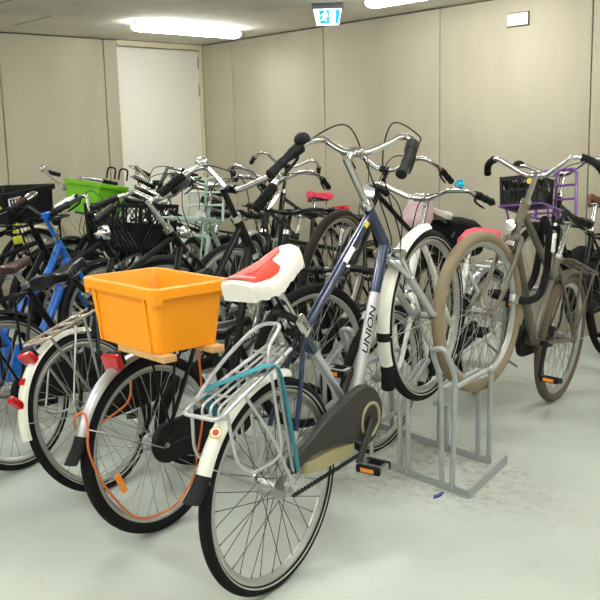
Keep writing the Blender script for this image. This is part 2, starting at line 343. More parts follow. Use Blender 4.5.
# ------------------------------------------------------------------ bicycle
class Bike:
    pass
def bicycle(g, label, group, o):
    """g: pose and geometry; o: what this bicycle looks like. Local axes: x forward, y left, z up, origin under the rear wheel."""
    G = lambda k, d=None: o.get(k, d)
    b = Bike(); R = g['R']; b.g = g
    c0 = V((0,0,R))
    X = (Matrix.Translation((g['X'], g['Y'], 0)) @ Matrix.Rotation(g['yaw'], 4, 'Z') @ Matrix.Rotation(-g['lean'], 4, 'X')
         @ Matrix.Translation(c0) @ Matrix.Rotation(-g['lift'], 4, 'Y') @ Matrix.Translation(-c0))
    root = empty('bicycle', X); tag(root, label, 'bicycle', group); b.root = root; b.X = X
    ca, sa = cos(g['ha']), sin(g['ha']); up = V((-ca,0,sa)); fw = V((sa,0,ca))
    fh = V((g['wb'],0,R)); base = fh-fw*g['off']; ax = lambda t: base+up*t
    S = Matrix.Translation(base) @ Matrix.Rotation(g['steer'], 4, up) @ Matrix.Translation(-base); b.S = S; b.ax = ax; b.up = up; b.fw = fw
    rh = V((0,0,R)); bb = V((g['bbx'],0,g['bbz'])); sad = V((g['sx'],0,g['sz']))
    hb, ht, st = ax(g['t_hb']), ax(g['t_ht']), ax(g['t_st'])
    pm = G('paint', 'black'); tw = G('tw', .04); fine = G('fine', False)
    sdir = (V((sad.x+.035,0,sad.z-.06))-bb); seat = lambda z: bb+sdir*((z-bb.z)/sdir.z)
    zc = G('cluster', min(.74, sad.z-.14)); sc_ = seat(zc); b.seat = seat; b.hb = hb; b.ht = ht; b.bb = bb
    # frame
    f = MB(); style = G('style', 'diamond'); mf = G('mf'); tt_top = ax(g['t_ht']-.03)
    f.seg(ax(g['t_hb']-.02), ax(g['t_ht']+.005), .02, n=14, mf=mf)
    dr = G('dr', .0175)
    if style == 'diamond':
        f.seg(ax(g['t_hb']+.03), bb, dr, n=14, k=24, mf=mf); f.seg(tt_top, seat(G('ttz', zc)), G('tr', .0145), n=12, k=12, mf=mf)
    elif style == 'mixte':
        f.tube(cr([ax(g['t_hb']+.03), ax(g['t_hb'])+V((-.13,0,-.16)), bb+V((.16,0,.09)), bb], 8), dr, n=14, mf=mf)
        f.tube(cr([tt_top, tt_top+V((-.14,0,-.16)), seat(.47)+V((.10,0,.06)), seat(.45)], 8), G('tr', .0145), n=12, mf=mf)
    elif style == 'single':
        f.tube(cr([ax(g['t_hb']+.07), ax(g['t_hb'])+V((-.12,0,-.17)), bb+V((.2,0,.08)), bb], 8), G('dr', .024), n=14, mf=mf)
    f.seg(bb, seat(zc+.035), .0165, n=14, k=14, mf=mf)
    f.lathe([(.021,-.036),(.021,.036)], c=bb, n=18, mi=mf(bb) if mf else 0)
    for s in (-1, 1):
        f.tube(cr([bb+V((-.03,s*.02,0)), bb.lerp(rh, .5)+V((0,s*.045,0)), rh+V((.03,s*.062,0))], 5), [.010]*10+[.008], n=8, mf=mf)
        if not G('nostay'): f.tube(cr([sc_+V((-.012,s*.014,-.02)), sc_.lerp(rh, .45)+V((0,s*.042,0)), rh+V((.012,s*.062,.03))], 5), .0085, n=8, mf=mf)
        f.box(rh+V((.012,s*.062,.006)), (.05,.006,.045), mi=mf(rh) if mf else 0)
    b.frame = f.build('frame', [pm, G('paint2', pm)], root)
    if G('style') == 'mixte' and G('skirt'): pass
    # headset and stem
    for t, e_ in ((g['t_hb']-.028, .022), (g['t_ht']+.002, .026)): h = MB(); h.seg(ax(t), ax(t+e_), .0235, n=16); h.build('headset_cup', G('hsmat', 'chrome'), root)
    clamp = st+V((g['bf'],0,0))
    sm = MB(); sm.seg(ax(g['t_ht']+.02), st+up*.012, .0125, n=12, X=S)
    if abs(g['bf']) > .02: sm.tube(cr([st-up*.008, st.lerp(clamp, .5)+V((0,0,.006)), clamp], 4), .0125, n=10, X=S)
    sm.lathe([(.018,-.024),(.018,.024)], c=clamp, n=14, X=S)
    if G('stemcap'): sm.lathe([(.001,.03),(.016,.028),(.02,.012),(.02,.0)], 'z', c=st+up*.012, n=14, X=S)
    sm.build('stem', G('stem', 'chrome'), root)
    # handlebar
    hbm = MB(); bw, bh, bd, bk = g['bw'], g['bh'], g['bd'], g['bb']; half = {}
    for s in (1, -1):
        corner = clamp+V((.02, s*(bw-.05), bh)); end = clamp+V((-bk, s*bw, bh-bd))
        if G('flat'): P = [clamp, clamp+V((0,s*.05,0)), clamp+V((.0,s*.12,bh*.8)), clamp+V((-bk*.4,s*bw*.7,bh)), end]
        else: P = [clamp, clamp+V((.0,s*.03,0)), clamp+V((.008,s*.062,bh*.08)), clamp+V((.034,s*(bw*.5),bh*.72)), clamp+V((.045,s*(bw-.10),bh*1.05)), corner, corner.lerp(end, .45)+V((0,s*.01,.002)), end]
        half[s] = cr(P, 7)
    path = half[-1][::-1]+half[1][1:]; path = [S @ p for p in path]
    hbm.tube(path, .0112, n=12); hbm.build('handlebar', G('bar', 'chrome'), root)
    b.clamp = S @ clamp; b.grips = {}
    for s in (1, -1):
        P = [S @ p for p in half[s]]; L = 0; i = len(P)-1
        while i > 1 and L < .115: L += (P[i]-P[i-1]).length; i -= 1
        Q = P[i:]; d = (Q[-1]-Q[-2]).normalized(); Q = Q+[Q[-1]+d*.006]; n = len(Q)
        rr = [.0165+.0018*sin(k*2.1) for k in range(n)]; rr[0] = .019; rr[-1] = .012; rr[-2] = .0185
        gm = MB(); gm.tube(Q, rr, n=14)
        if G('ribbed'):
            for k in range(1, 9):
                t = (k/9)*(n-2); a = int(t); p = Q[a].lerp(Q[a+1], t-a); gm.seg(p-d*.0035, p+d*.0035, .0205, n=14)
        if G('twist'): gm.seg(Q[0]-(Q[1]-Q[0]).normalized()*.045, Q[0], .023, .021, n=16)
        gc = G('grip', 'grip'); gc = gc if isinstance(gc, str) else gc[0 if s == 1 else 1]
        go = gm.build('grip', gc, root, G('griplabel') if gc != 'grip' else None)
        if G('gripend') and s == 1: MB().seg(Q[-1], Q[-1]+d*.016, .014, .011, n=12).build('end_cap', 'red', go, 'red and amber bar end lamp')
        b.grips[s] = Q
        # brake lever below the grip
        if s in G('levers', (1, -1)):
            p0 = P[i-1]; dn = (S.to_3x3() @ V((0.5,0,-.55))).normalized(); lv = MB()
            lv.seg(p0-d*.012, p0+d*.012, .0155, n=12); lv.tube(cr([p0+dn*.012, p0+dn*.034+d*.012, p0+dn*.042+d*.05, p0+dn*.046+d*.10], 5), [.0065]*14+[.005, .004], n=8, flat=.6)
            lv.build('brake_lever', G('lever', 'blackplastic'), root)
            ccol = G('cable', 'blackplastic'); cb = MB(); q0 = p0+dn*.014-d*.014
            yy = .02*s; mid = b.clamp+(S.to_3x3() @ V((.11, s*.09, G('cabz', .02)))); tgt = S @ (ax(g['t_hb']-.05)+fw*.04+V((0,yy,0)))
            cb.tube(cr([q0, q0-d*.05+V((.02,0,.006)), mid, b.clamp+(S.to_3x3() @ V((.10, s*.03, -.10))), tgt+V((.02,0,.06)), tgt], 7), .0026, n=6); cb.build('cable', ccol, root)
    if G('bell'):
        s, dx, bm_, r = G('bell'); P = [S @ p for p in half[s]]; p = P[int(len(P)*dx)]; be = MB()
        be.lathe([(r*.3,-.002),(r,.0),(r*1.02,.006),(r*.86,.018),(r*.5,.026),(.001,.028)], 'z', c=p+V((0,0,.018)), n=20); be.seg(p, p+V((0,0,.018)), .007, n=8); be.build('bell', bm_, root, G('belllabel'))
    # seatpost and saddle
    sp = MB(); sp.seg(seat(zc+.0), seat(sad.z-.045), .0128, n=12); sp.lathe([(.019,-.022),(.019,.022)], c=seat(sad.z-.05), n=12); sp.build('seatpost', G('post', 'chrome'), root)
    cl = MB(); cl.seg(seat(zc+.022), seat(zc+.044), .0195, n=14); cl.build('seat_clamp', 'steel', root)
    sl = MB(); W = G('sadw', .19); saddle_mesh(sl, sad.x, sad.z, G('sadl', .27), W, G('sadk', .052), tilt=G('sadtilt', .03)); so = sl.build('saddle', G('saddle', 'leather'), root)
    ra = MB()
    for s in (-1, 1):
        ra.tube(cr([sad+V((.11,s*.01,-.03)), sad+V((.05,s*.022,-.052)), sad+V((-.03,s*.024,-.052)), sad+V((-.09,s*.045,-.03))], 5), .0035, n=6)
        if G('springs', True): ra.tube([sad+V((-.075+.014*cos(k*.9), s*.055+.014*sin(k*.9), -.022-.0023*k)) for k in range(24)], .0028, n=5)
    ra.build('saddle_rail', 'steel', so)
    # wheels
    wk = dict(tire=G('tire', ('rubber','wline')), stripe=G('stripe', True), rim=G('rim', 'rim'), fine=fine)
    b.rw = wheel(root, Matrix.Translation(rh), R, tw, **{**dict(hw=.03, fr=.033, br=.026, axle=.078), **wk, **G('rearw', {})})
    b.fwh = wheel(root, S @ Matrix.Translation(fh), R, tw, hw=.028, fr=.022, br=.014, axle=.064, **wk)
    # fork
    fk = MB(); fm = G('forkstyle', 'curved'); crown = ax(.40)
    fk.seg(ax(.405), ax(g['t_hb']-.03), .0165, n=12, X=S)
    for s in (-1, 1):
        if fm == 'curved':
            fk.tube(cr([crown+V((0,s*.012,.014)), crown+V((0,s*.042,-.012)), ax(.2)+V((0,s*.048,0)), ax(.09)+fw*.010+V((0,s*.052,0)), fh+V((0,s*.053,0))], 6), [.0125]*10+[.0115-.0002*k for k in range(15)], n=10, X=S)
        else:
            fk.seg(crown+V((0,s*.045,.01)), ax(.24)+V((0,s*.045,0)), .0115, n=10, mi=1, X=S)
            fk.tube([ax(.29)+V((0,s*.045,0)), ax(.27)+V((0,s*.045,0)), ax(.05)+fw*.03+V((0,s*.048,0)), fh+V((0,s*.053,0))], [.018,.017,.0145,.011], n=12, X=S)
        fk.box(fh+V((0,s*.054,.0)), (.03,.006,.034), X=S)
    if fm == 'curved': fk.tube(cr([crown+V((0,-.034,-.004)), crown+V((0,0,.012)), crown+V((0,.034,-.004))], 4), .0135, n=10, X=S)
    else:
        fk.box(crown+V((.0,0,.012)), (.045,.125,.034), 1, X=S, bev=.012)
        fk.tube(cr([ax(.28)+V((-.02,-.05,.02)), ax(.32)+V((-.045,-.03,.05)), ax(.33)+V((-.05,0,.06)), ax(.32)+V((-.045,.03,.05)), ax(.28)+V((-.02,.05,.02))], 5), .011, n=10, X=S)
    fk.build('fork', [G('forkmat', pm), 'chrome'], root)
    # fenders
    fr_ = G('rfen')
    if fr_:
        m_, a0, a1, wd = fr_; fb = MB(); fb.arc(rh, R+.016, radians(a0), radians(a1), FENPROF(wd), n=36); fo = fb.build('fender', m_, root)
        sb = MB(); aS = radians(G('rstay', 172))
        for s in (-1, 1): sb.tube([rh+V((-.012,s*.066,-.006)), rh+V((cos(aS)*(R+.006), s*(wd+.002), sin(aS)*(R+.006)))], .0024, n=6)
        sb.build('fender_stay', G('staym', 'steel'), root)
        if G('flap'):
            fl = MB(); e = radians(a1); fl.arc(rh, R+.017, e-.06, e+G('flaplen', .2), FENPROF(wd*1.03, .003), n=8, wf=lambda t: 1+.12*t, rf=lambda t: .035*t*t); fl.build('mudflap', 'blackplastic', fo)
        b.rf = fo
    ff = G('ffen')
    if ff:
        m_, a0, a1, wd = ff; fb = MB(); fb.arc(fh, R+.016, radians(a0), radians(a1), FENPROF(wd), n=36, X=S); fo = fb.build('fender', m_, root)
        sb = MB(); aS = radians(a1-22)
        for s in (-1, 1): sb.tube([S @ (fh+V((-.01,s*.058,.0))), S @ (fh+V((cos(aS)*(R+.006), s*(wd+.002), sin(aS)*(R+.006))))], .0024, n=6)
        sb.build('fender_stay', G('staym', 'steel'), root)
        if G('band'):
            bd_ = MB(); bd_.arc(fh, R+.0175, aS-.045, aS+.045, FENPROF(wd*1.04), n=6, X=S); bd_.build('fender_clip', 'blackplastic', fo)
        if G('flap'):
            fl = MB(); e = radians(a1); fl.arc(fh, R+.017, e-.06, e+.17, FENPROF(wd*1.03, .003), n=8, X=S, wf=lambda t: 1+.12*t, rf=lambda t: .035*t*t); fl.build('mudflap', 'blackplastic', fo)
    # crank, pedals, chain guard
    ca_ = G('crank', 1.2); kr = MB(); ped = []
    for s, a in ((-1, ca_), (1, ca_+pi)):
        p0 = bb+V((0,s*(G('crky', .062) if s < 0 else .062),0)); p1 = p0+V((cos(a)*.17, s*.014, sin(a)*.17))
        kr.tube([p0, p0.lerp(p1, .5), p1], [.0125,.0105,.0095], n=8, flat=1.5); kr.lathe([(.014,s*.03),(.014,s*.075)], c=(bb.x,0,bb.z), n=12) if s > 0 else kr.lathe([(.014,-.03),(.014,-G('crky', .062)-.014)], c=(bb.x,0,bb.z), n=12); ped.append((s, p1))
    ko = kr.build('crank', G('crankm', 'blackplastic'), root)
    for s, p in ped:
        pd = MB(); q = p+V((0,s*.058,0)); Rp = Matrix.Rotation(G('pedrot', .2), 3, 'Y')
        for e in (-1, 1): pd.box(q+Rp @ V((e*.034,0,0)), (.016,.09,.026), 0, rot=Rp, bev=.004)
        for e in (-1, 1): pd.box(q+V((0,e*.036,0)), (.07,.016,.022), 2, rot=Rp, bev=.003)
        pd.seg(p, q+V((0,s*.04,0)), .007, n=8, mi=2)
        for e in (-1, 1): pd.box(q+Rp @ V((e*.0425,0,0)), (.003,.05,.014), 1, rot=Rp)
        pd.build('pedal', ['blackplastic', G('pedr', 'blackplastic'), G('pedm', 'blackplastic')], ko)
    cc = G('chaincase', 'blackplastic')
    def hull(c1, r1, c2, r2, n=20):
        d = (c2-c1); L = d.length; th = math.atan2(d.z, d.x); al = math.acos(max(-1, min(1, (r1-r2)/L))); P = []
        for k in range(n+1):
            a = th+al+(2*pi-2*al)*k/n; P.append((c1.x+r1*cos(a), c1.z+r1*sin(a)))
        for k in range(n+1):
            a = th-al+2*al*k/n; P.append((c2.x+r2*cos(a), c2.z+r2*sin(a)))
        return P
    if cc == 'custom': pass
    elif cc:
        k_ = MB(); k_.prism(hull(bb, G('ccr', .10), rh+V((.02,0,0)), G('ccr2', .055)), -.036, -.062, inset=.008); k_.build('chaincase', cc, root)
    else:
        k_ = MB(); k_.lathe([(.085,-.045),(.085,-.049),(.07,-.049),(.07,-.045)], c=bb, n=32, closed=True)
        for q in range(5): a = 2*pi*q/5; k_.seg(bb+V((0,-.047,0)), bb+V((cos(a)*.075,-.047,sin(a)*.075)), .007, n=6)
        k_.build('chainring', 'steel', root)
        ch = MB(); ch.tube(bend([bb+V((0,-.047,.085)), rh+V((0,-.047,.04))], .01), .0045, n=6); ch.tube([bb+V((0,-.047,-.085)), rh+V((0,-.047,-.04))], .0045, n=6); ch.build('chain', 'blackplastic', root)
    # carrier
    cg = G('carrier')
    if cg:
        x0, x1, z, hw, m_, r = cg['x0'], cg['x1'], cg['z'], cg['hw'], cg['m'], cg.get('r', .0055); k_ = MB()
        dz = cg.get('dz', 0); zz = lambda x: z+dz*(x1-x)/(x1-x0)
        for s in (-1, 1): k_.tube(bend([V((x1,s*hw*.8,zz(x1))), V((x0+.04,s*hw,zz(x0))), V((x0,s*hw*.6,zz(x0)))], .03), r, n=8)
        k_.tube([V((x0,-hw*.62,zz(x0))), V((x0,hw*.62,zz(x0)))], r, n=8)
        k_.tube([V((x1,-hw*.8,zz(x1))), V((x1,hw*.8,zz(x1)))], r, n=8)
        for y in cg.get('longs', ()): k_.tube([V((x1,y,zz(x1))), V((x0,y,zz(x0)))], r*.8, n=8)
        rgm = cg.get('rung')
        for x in cg.get('cross', ()):
            if not rgm: k_.tube([V((x,-hw,zz(x))), V((x,hw,zz(x)))], r*.8, n=8)
        cro = k_.build('carrier', m_, root)
        if rgm:
            for x in cg['cross']: MB().tube([V((x,-hw,zz(x))), V((x,hw,zz(x)))], r*.85, n=8).build('carrier_rung', rgm, cro)
        k2 = MB()
        for s in (-1, 1):
            for x in cg.get('legs', (x0+.12, x1-.1)): k2.tube([V((x,s*hw,zz(x))), rh+V((.005+.03*(x > 0),s*.07,.03))], r*.9, n=8)
        k2.tube([V((x1,0,zz(x1))), sc_+V((-.01,0,.0))], r, n=8)
        k2.build('carrier_strut', cg.get('sm', m_), root)
    if G('tail'):
        x, z, rot, sz = G('tail'); t = MB(); Rt = Matrix.Rotation(rot, 3, 'Y')
        t.box((x,0,z), (.028,sz[0],sz[1]), 0, rot=Rt, bev=.008); to = t.build('tail_light', 'red', root); G('nobracket') or MB().box(V((x,0,z))+Rt @ V((.02,0,.004)), (.018,sz[0]*.9,sz[1]*.9), 0, rot=Rt, bev=.005).build('lamp_bracket', 'blackplastic', to)
    if G('headlight'):
        m_, r, t, fo_ = G('headlight'); p = S @ (ax(t)+fw*fo_); d = (S.to_3x3() @ V((1,0,-.1))).normalized(); hl = MB(); Mx = Matrix.Translation(p) @ d.to_track_quat('X', 'Z').to_matrix().to_4x4()
        hl.lathe([(.004,-r*1.3),(r*.5,-r*1.1),(r*.85,-r*.5),(r,.0),(r*.98,.008),(.001,.010)], 'x', n=20, X=Mx, ms=[0,0,0,0,1]); hl.seg(p-d*r*.6, S @ (ax(t)+fw*.012), .007, n=8); hl.build('headlight', [m_, 'lens'], root)
    if G('lock'):
        x, z, r = .03, .0, .055; p = seat(zc-.10)+V((-.075,0,-.03)) if G('lock') == True else V(G('lock')); lk = MB(); q = (sc_-rh).normalized()
        lk.arc((0,0,0), r, radians(-60), radians(240), [(-.011,-.008),(.011,-.008),(.011,.008),(-.011,.008)], n=20, X=Matrix.Translation(p) @ q.to_track_quat('Y','Z').to_matrix().to_4x4())
        lk.build('frame_lock', 'blackplastic', root)
    if G('stand'):
        s = MB(); a = V((.06,.06,R-.05)) if G('stand') == 'rear' else bb+V((-.06,.03,-.01)); s.tube(cr([a, a+V((-.10,.05,-.09)), a+V((-.2,.10,-.16))], 4), .007, n=8); s.build('kickstand', G('standm', 'blackplastic'), root)
    b.fh = fh; b.rh = rh; b.sad = sad
    b.w = lambda p: X @ V(p)
    return b

P = dict(
A=dict(X=-0.102,Y=2.662,yaw=0.962,lean=-0.008,lift=0.33,steer=0.015,R=0.345,wb=1.113,ha=1.206,off=0.05,t_hb=0.44,t_ht=0.653,t_st=0.873,bbx=0.482,bbz=0.285,sx=0.203,sz=0.996,bh=0.032,bw=0.253,bb=0.176,bf=0.075,bd=0.045),
B=dict(X=-0.532,Y=3.129,yaw=0.897,lean=0.064,lift=0.139,steer=-0.24,R=0.33,wb=0.96,ha=1.214,off=0.05,t_hb=0.603,t_ht=0.752,t_st=0.894,bbx=0.408,bbz=0.285,sx=0.32,sz=0.88,bh=0.059,bw=0.332,bb=0.132,bf=0.042,bd=0.079),
D=dict(X=-0.816,Y=3.541,yaw=0.988,lean=0.251,lift=0.231,steer=-0.165,R=0.33,wb=1.132,ha=1.202,off=0.05,t_hb=0.44,t_ht=0.562,t_st=0.745,bbx=0.45,bbz=0.285,sx=0.169,sz=0.921,bh=0.047,bw=0.309,bb=0.154,bf=0.063,bd=0.002),
E=dict(X=-1.24,Y=3.815,yaw=1.062,lean=0.198,lift=0.102,steer=-0.549,R=0.345,wb=1.113,ha=1.196,off=0.05,t_hb=0.44,t_ht=0.6,t_st=0.729,bbx=0.45,bbz=0.285,sx=0.204,sz=0.899,bh=0.063,bw=0.291,bb=0.093,bf=0.029,bd=0.045),
R=dict(X=1.366,Y=4.653,yaw=-2.186,lean=0.074,lift=0.293,steer=-0.15,R=0.345,wb=1.156,ha=1.194,off=0.05,t_hb=0.386,t_ht=0.579,t_st=0.75,bbx=0.426,bbz=0.285,sx=0.211,sz=0.975,bh=0.066,bw=0.287,bb=0.049,bf=-0.01,bd=0.04),
C=dict(X=-0.465,Y=3.816,yaw=0.731,lean=-0.185,lift=0.03,steer=0.492,R=0.255,wb=0.87,ha=1.21,off=0.05,t_hb=0.33,t_ht=0.535,t_st=0.609,bbx=0.34,bbz=0.24,sx=0.1,sz=0.66,bh=0.017,bw=0.279,bb=0.064,bf=0.033,bd=0.005),
F=dict(X=-1.713,Y=4.146,yaw=0.962,lean=0.118,lift=0.053,steer=0.035,R=0.345,wb=1.117,ha=1.195,off=0.05,t_hb=0.429,t_ht=0.584,t_st=0.737,bbx=0.452,bbz=0.285,sx=0.2,sz=0.97,bh=0.06,bw=0.3,bb=0.22,bf=0.029,bd=0.05),
Q=dict(X=0.997,Y=4.873,yaw=-2.187,lean=0.063,lift=-0.014,steer=-0.008,R=0.345,wb=1.119,ha=1.203,off=0.05,t_hb=0.44,t_ht=0.722,t_st=0.885,bbx=0.45,bbz=0.285,sx=0.201,sz=0.902,bh=0.052,bw=0.279,bb=0.18,bf=0.088,bd=0.064),
S=dict(X=0.767,Y=5.391,yaw=-2.203,lean=0.044,lift=0.347,steer=0.125,R=0.345,wb=1.119,ha=1.194,off=0.05,t_hb=0.44,t_ht=0.6,t_st=0.726,bbx=0.45,bbz=0.285,sx=0.2,sz=0.97,bh=0.07,bw=0.304,bb=0.217,bf=0.038,bd=0.032),
L=dict(X=0.034,Y=6.055,yaw=-1.906,lean=0.033,lift=0.191,steer=0.112,R=0.345,wb=1.113,ha=1.195,off=0.05,t_hb=0.44,t_ht=0.6,t_st=0.769,bbx=0.45,bbz=0.285,sx=0.216,sz=0.938,bh=0.06,bw=0.3,bb=0.22,bf=0.038,bd=0.05),
K=dict(X=0.274,Y=7.404,yaw=-1.971,lean=-0.094,lift=0.172,steer=0.54,R=0.345,wb=1.121,ha=1.203,off=0.05,t_hb=0.44,t_ht=0.6,t_st=0.832,bbx=0.45,bbz=0.285,sx=0.201,sz=0.959,bh=0.062,bw=0.265,bb=0.233,bf=0.049,bd=0.047),
T=dict(X=-0.313,Y=6.293,yaw=-1.914,lean=0.004,lift=0.159,steer=0.1,R=0.345,wb=1.111,ha=1.195,off=0.05,t_hb=0.44,t_ht=0.6,t_st=0.757,bbx=0.45,bbz=0.285,sx=0.22,sz=0.915,bh=0.06,bw=0.3,bb=0.22,bf=0.034,bd=0.05),
I=dict(X=-0.45,Y=6.52,yaw=-2.12,lean=0.0,lift=0.08,steer=0.0,R=0.345,wb=1.11,ha=1.193,off=0.05,t_hb=0.44,t_ht=0.6,t_st=0.739,bbx=0.45,bbz=0.285,sx=0.225,sz=0.92,bh=0.06,bw=0.3,bb=0.22,bf=0.04,bd=0.05),
U=dict(X=-0.676,Y=7.117,yaw=-2.189,lean=0.091,lift=0.164,steer=-0.161,R=0.345,wb=1.117,ha=1.198,off=0.05,t_hb=0.44,t_ht=0.6,t_st=0.741,bbx=0.45,bbz=0.285,sx=0.2,sz=0.97,bh=0.099,bw=0.279,bb=0.137,bf=0.043,bd=0.033),
G=dict(X=-2.092,Y=4.485,yaw=0.982,lean=0.029,lift=0.107,steer=0.007,R=0.345,wb=1.118,ha=1.199,off=0.05,t_hb=0.44,t_ht=0.6,t_st=0.718,bbx=0.45,bbz=0.285,sx=0.2,sz=0.97,bh=0.06,bw=0.3,bb=0.22,bf=0.047,bd=0.05),
V=dict(X=2.0,Y=5.6,yaw=-2.25,lean=-0.1,lift=0.225,steer=0.0,R=0.345,wb=1.06,ha=1.2,off=0.05,t_hb=0.44,t_ht=0.6,t_st=0.754,bbx=0.45,bbz=0.285,sx=0.204,sz=0.998,bh=0.06,bw=0.3,bb=0.22,bf=0.049,bd=0.05),
H=dict(X=-1.343,Y=7.486,yaw=-2.222,lean=0.054,lift=0.124,steer=0.143,R=0.345,wb=1.121,ha=1.2,off=0.05,t_hb=0.44,t_ht=0.6,t_st=0.74,bbx=0.45,bbz=0.285,sx=0.2,sz=0.97,bh=0.084,bw=0.297,bb=0.217,bf=0.053,bd=0.018),
X=dict(X=-1.90,Y=4.33,yaw=.97,lean=.05,lift=.08,steer=-.1,R=0.345,wb=1.11,ha=1.195,off=0.05,t_hb=0.44,t_ht=0.56,t_st=0.66,bbx=0.45,bbz=0.285,sx=0.2,sz=0.93,bh=0.02,bw=0.29,bb=0.08,bf=0.05,bd=0.01),
N=dict(X=.42,Y=5.75,yaw=-2.19,lean=0,lift=0,steer=.1,R=0.345,wb=1.11,ha=1.195,off=0.05,t_hb=0.44,t_ht=0.6,t_st=0.74,bbx=0.45,bbz=0.285,sx=0.21,sz=0.93,bh=0.03,bw=0.29,bb=0.16,bf=0.06,bd=0.03),
O=dict(X=-.6,Y=6.78,yaw=-2.2,lean=.05,lift=.2,steer=-.2,R=0.345,wb=1.11,ha=1.195,off=0.05,t_hb=0.44,t_ht=0.6,t_st=0.72,bbx=0.45,bbz=0.285,sx=0.21,sz=0.95,bh=0.05,bw=0.29,bb=0.18,bf=0.04,bd=0.04),
W=dict(X=-1.02,Y=7.36,yaw=-2.2,lean=-.05,lift=.05,steer=.2,R=0.345,wb=1.11,ha=1.195,off=0.05,t_hb=0.44,t_ht=0.6,t_st=0.72,bbx=0.45,bbz=0.285,sx=0.21,sz=0.93,bh=0.05,bw=0.29,bb=0.18,bf=0.04,bd=0.04),
)
NEAR = 'bicycles with their rear wheels towards the open floor'; FAR = 'bicycles on the wall side of the rack'

# ---- A: navy and silver bicycle in front
mfA = lambda p: 1 if ((p.x > .36 and p.z < .632 and p.z < .55+(p.x-.5)*.3) or (p.x <= .5 and p.x > .345 and p.z < .633) or (p.x < .2 and p.z < .48) or (p.z < .36)) else 0
A = bicycle(P['A'], 'navy and silver bicycle nearest the viewer, with a white covered saddle and silver carrier', NEAR,
 dict(fine=True, paint='navy', paint2='silver', mf=mfA, dr=.0205, tr=.0165, forkstyle='susp', forkmat='silver', grip='grip', twist=True, bell=(1,.74,'blackplastic',.03), rfen=('whitefen',58,141,.026), rstay=134, ffen=('whitefen',70,186,.026), flap=True, flaplen=.15, band=True, crky=.088, pedr='amber', pedm='steel',
 chaincase='custom', crank=-2.7, pedrot=.3, crankm='charcoal', rearw=dict(fr=.04, br=.034, spm='rusty'), post='chrome', sadw=.13, sadl=.25, sadk=.034, springs=False, cabz=.06, tire=('rubber','wline'), stripe=True, cluster=.735, ttz=.72))
# chain cover: charcoal shell with an olive lower panel, chain running below
k_ = MB(); bbp = A.bb
ol = [(.04,.43),(.26,.445),(.385,.437),(.43,.434),(.49,.42),(.545,.38),(.575,.325),(.575,.262),(.53,.212),(.47,.195),(.42,.215),(.385,.255),(.25,.335),(.12,.385),(.02,.39)]
k_.prism([(p.x, p.z) for p in cr([(x,0,z) for x, z in ol], 3)], -.042, -.078, inset=.01); cco = k_.build('chaincase', 'charcoal', A.root)
k_ = MB(); k_.prism([(.10,.375),(.25,.325),(.375,.258),(.36,.225),(.2,.28),(.08,.345)], -.046, -.072, inset=.006); k_.build('lower_panel', 'olivep', cco, 'olive panel of the chaincase')
k_ = MB(); k_.lathe([(.064,-.076),(.064,-.082),(.056,-.084),(.052,-.08),(.052,-.076)], c=bbp, n=36, closed=True); k_.build('chainring_ring', 'olivep', cco, 'pale ring round the crank')
k_ = MB(); n = 44
for i in range(n):
    t = i/(n-1); p = V((.02,-.058,.305)).lerp(V((.40,-.058,.185)), t); k_.box(p, (.009,.009,.012 if i % 2 else .007), rot=Matrix.Rotation(.3, 3, 'Y'))
k_.build('chain', 'printblack', A.root)
# carrier with a sprung hoop
k_ = MB(); hw = .066; x0, x1, z0, z1 = -.21, .19, .752, .742
for s in (-1, 1): k_.tube(bend([V((x1,s*.045,z1)), V((x0+.05,s*hw,z0)), V((x0,s*hw,z0-.003)), V((x0,0,z0-.003))], .035), .0062, n=10)
for y in (-.03, .0, .03): k_.tube(bend([V((x1,y*.7,z1)), V((x0+.05,y,z0)), V((x0+.035,y,z0-.03)), V((x0+.07,y,z0-.05))], .02), .0042, n=8)
for x in (-.1, .02, .14): k_.tube([V((x,-.06,.749)), V((x,.06,.749))], .004, n=8)
k_.build('carrier', 'silver', A.root)
k_ = MB(); k_.tube(cr([V((-.16,.05,.765)), V((-.05,.05,.80)), V((.08,.045,.822)), V((.17,.035,.826)), V((.195,0,.822)), V((.17,-.035,.826)), V((.10,-.045,.81)), V((.06,-.05,.76))], 6), .0062, n=10); k_.build('carrier_hoop', 'silver', A.root)
k_ = MB()
for s in (-1, 1):
    k_.tube([V((.09,s*.06,.745)), V((.03,s*.07,.38))], .0062, n=8); k_.tube(bend([V((-.08,s*.064,.748)), V((-.02,s*.075,.55)), V((.01,s*.07,.39))], .05), .0055, n=8)
    k_.tube(bend([V((-.17,s*.066,.745)), V((-.20,s*.078,.60)), V((-.16,s*.08,.53)), V((.0,s*.075,.48)), V((.05,s*.065,.74))], .05), .005, n=8)
k_.build('carrier_strut', 'silver', A.root)
# ring lock on the seat tube, silver plate with lettering
q = A.seat(.80)+V((-.035,0,-.01)); k_ = MB()
k_.arc((0,0,0), .052, radians(-35), radians(215), [(-.009,-.008),(.009,-.008),(.009,.008),(-.009,.008)], n=24, X=Matrix.Translation(q) @ Matrix.Rotation(1.15, 4, 'Y') @ Matrix.Rotation(pi/2, 4, 'X') @ Matrix.Rotation(pi, 4, 'Z'))
lk = k_.build('frame_lock', 'blackplastic', A.root)
k_ = MB(); lp = q+V((-.0,-.062,.0)); k_.box(lp, (.042,.014,.074), rot=Matrix.Rotation(-.35, 3, 'Y'), bev=.008); k_.build('lock_plate', 'chrome', lk, 'bright lettered plate of the ring lock')
tm = text_mesh('AXA', .02); tm.materials.append(M['printblack']); dvx = Matrix.Rotation(-.35, 3, 'Y') @ V((0,0,1)); link(tm, 'lettering', lk, X=frame_from(lp+V((0,-.0075,0))-dvx*.022, dvx, Matrix.Rotation(-.35,3,'Y') @ V((-1,0,0))))
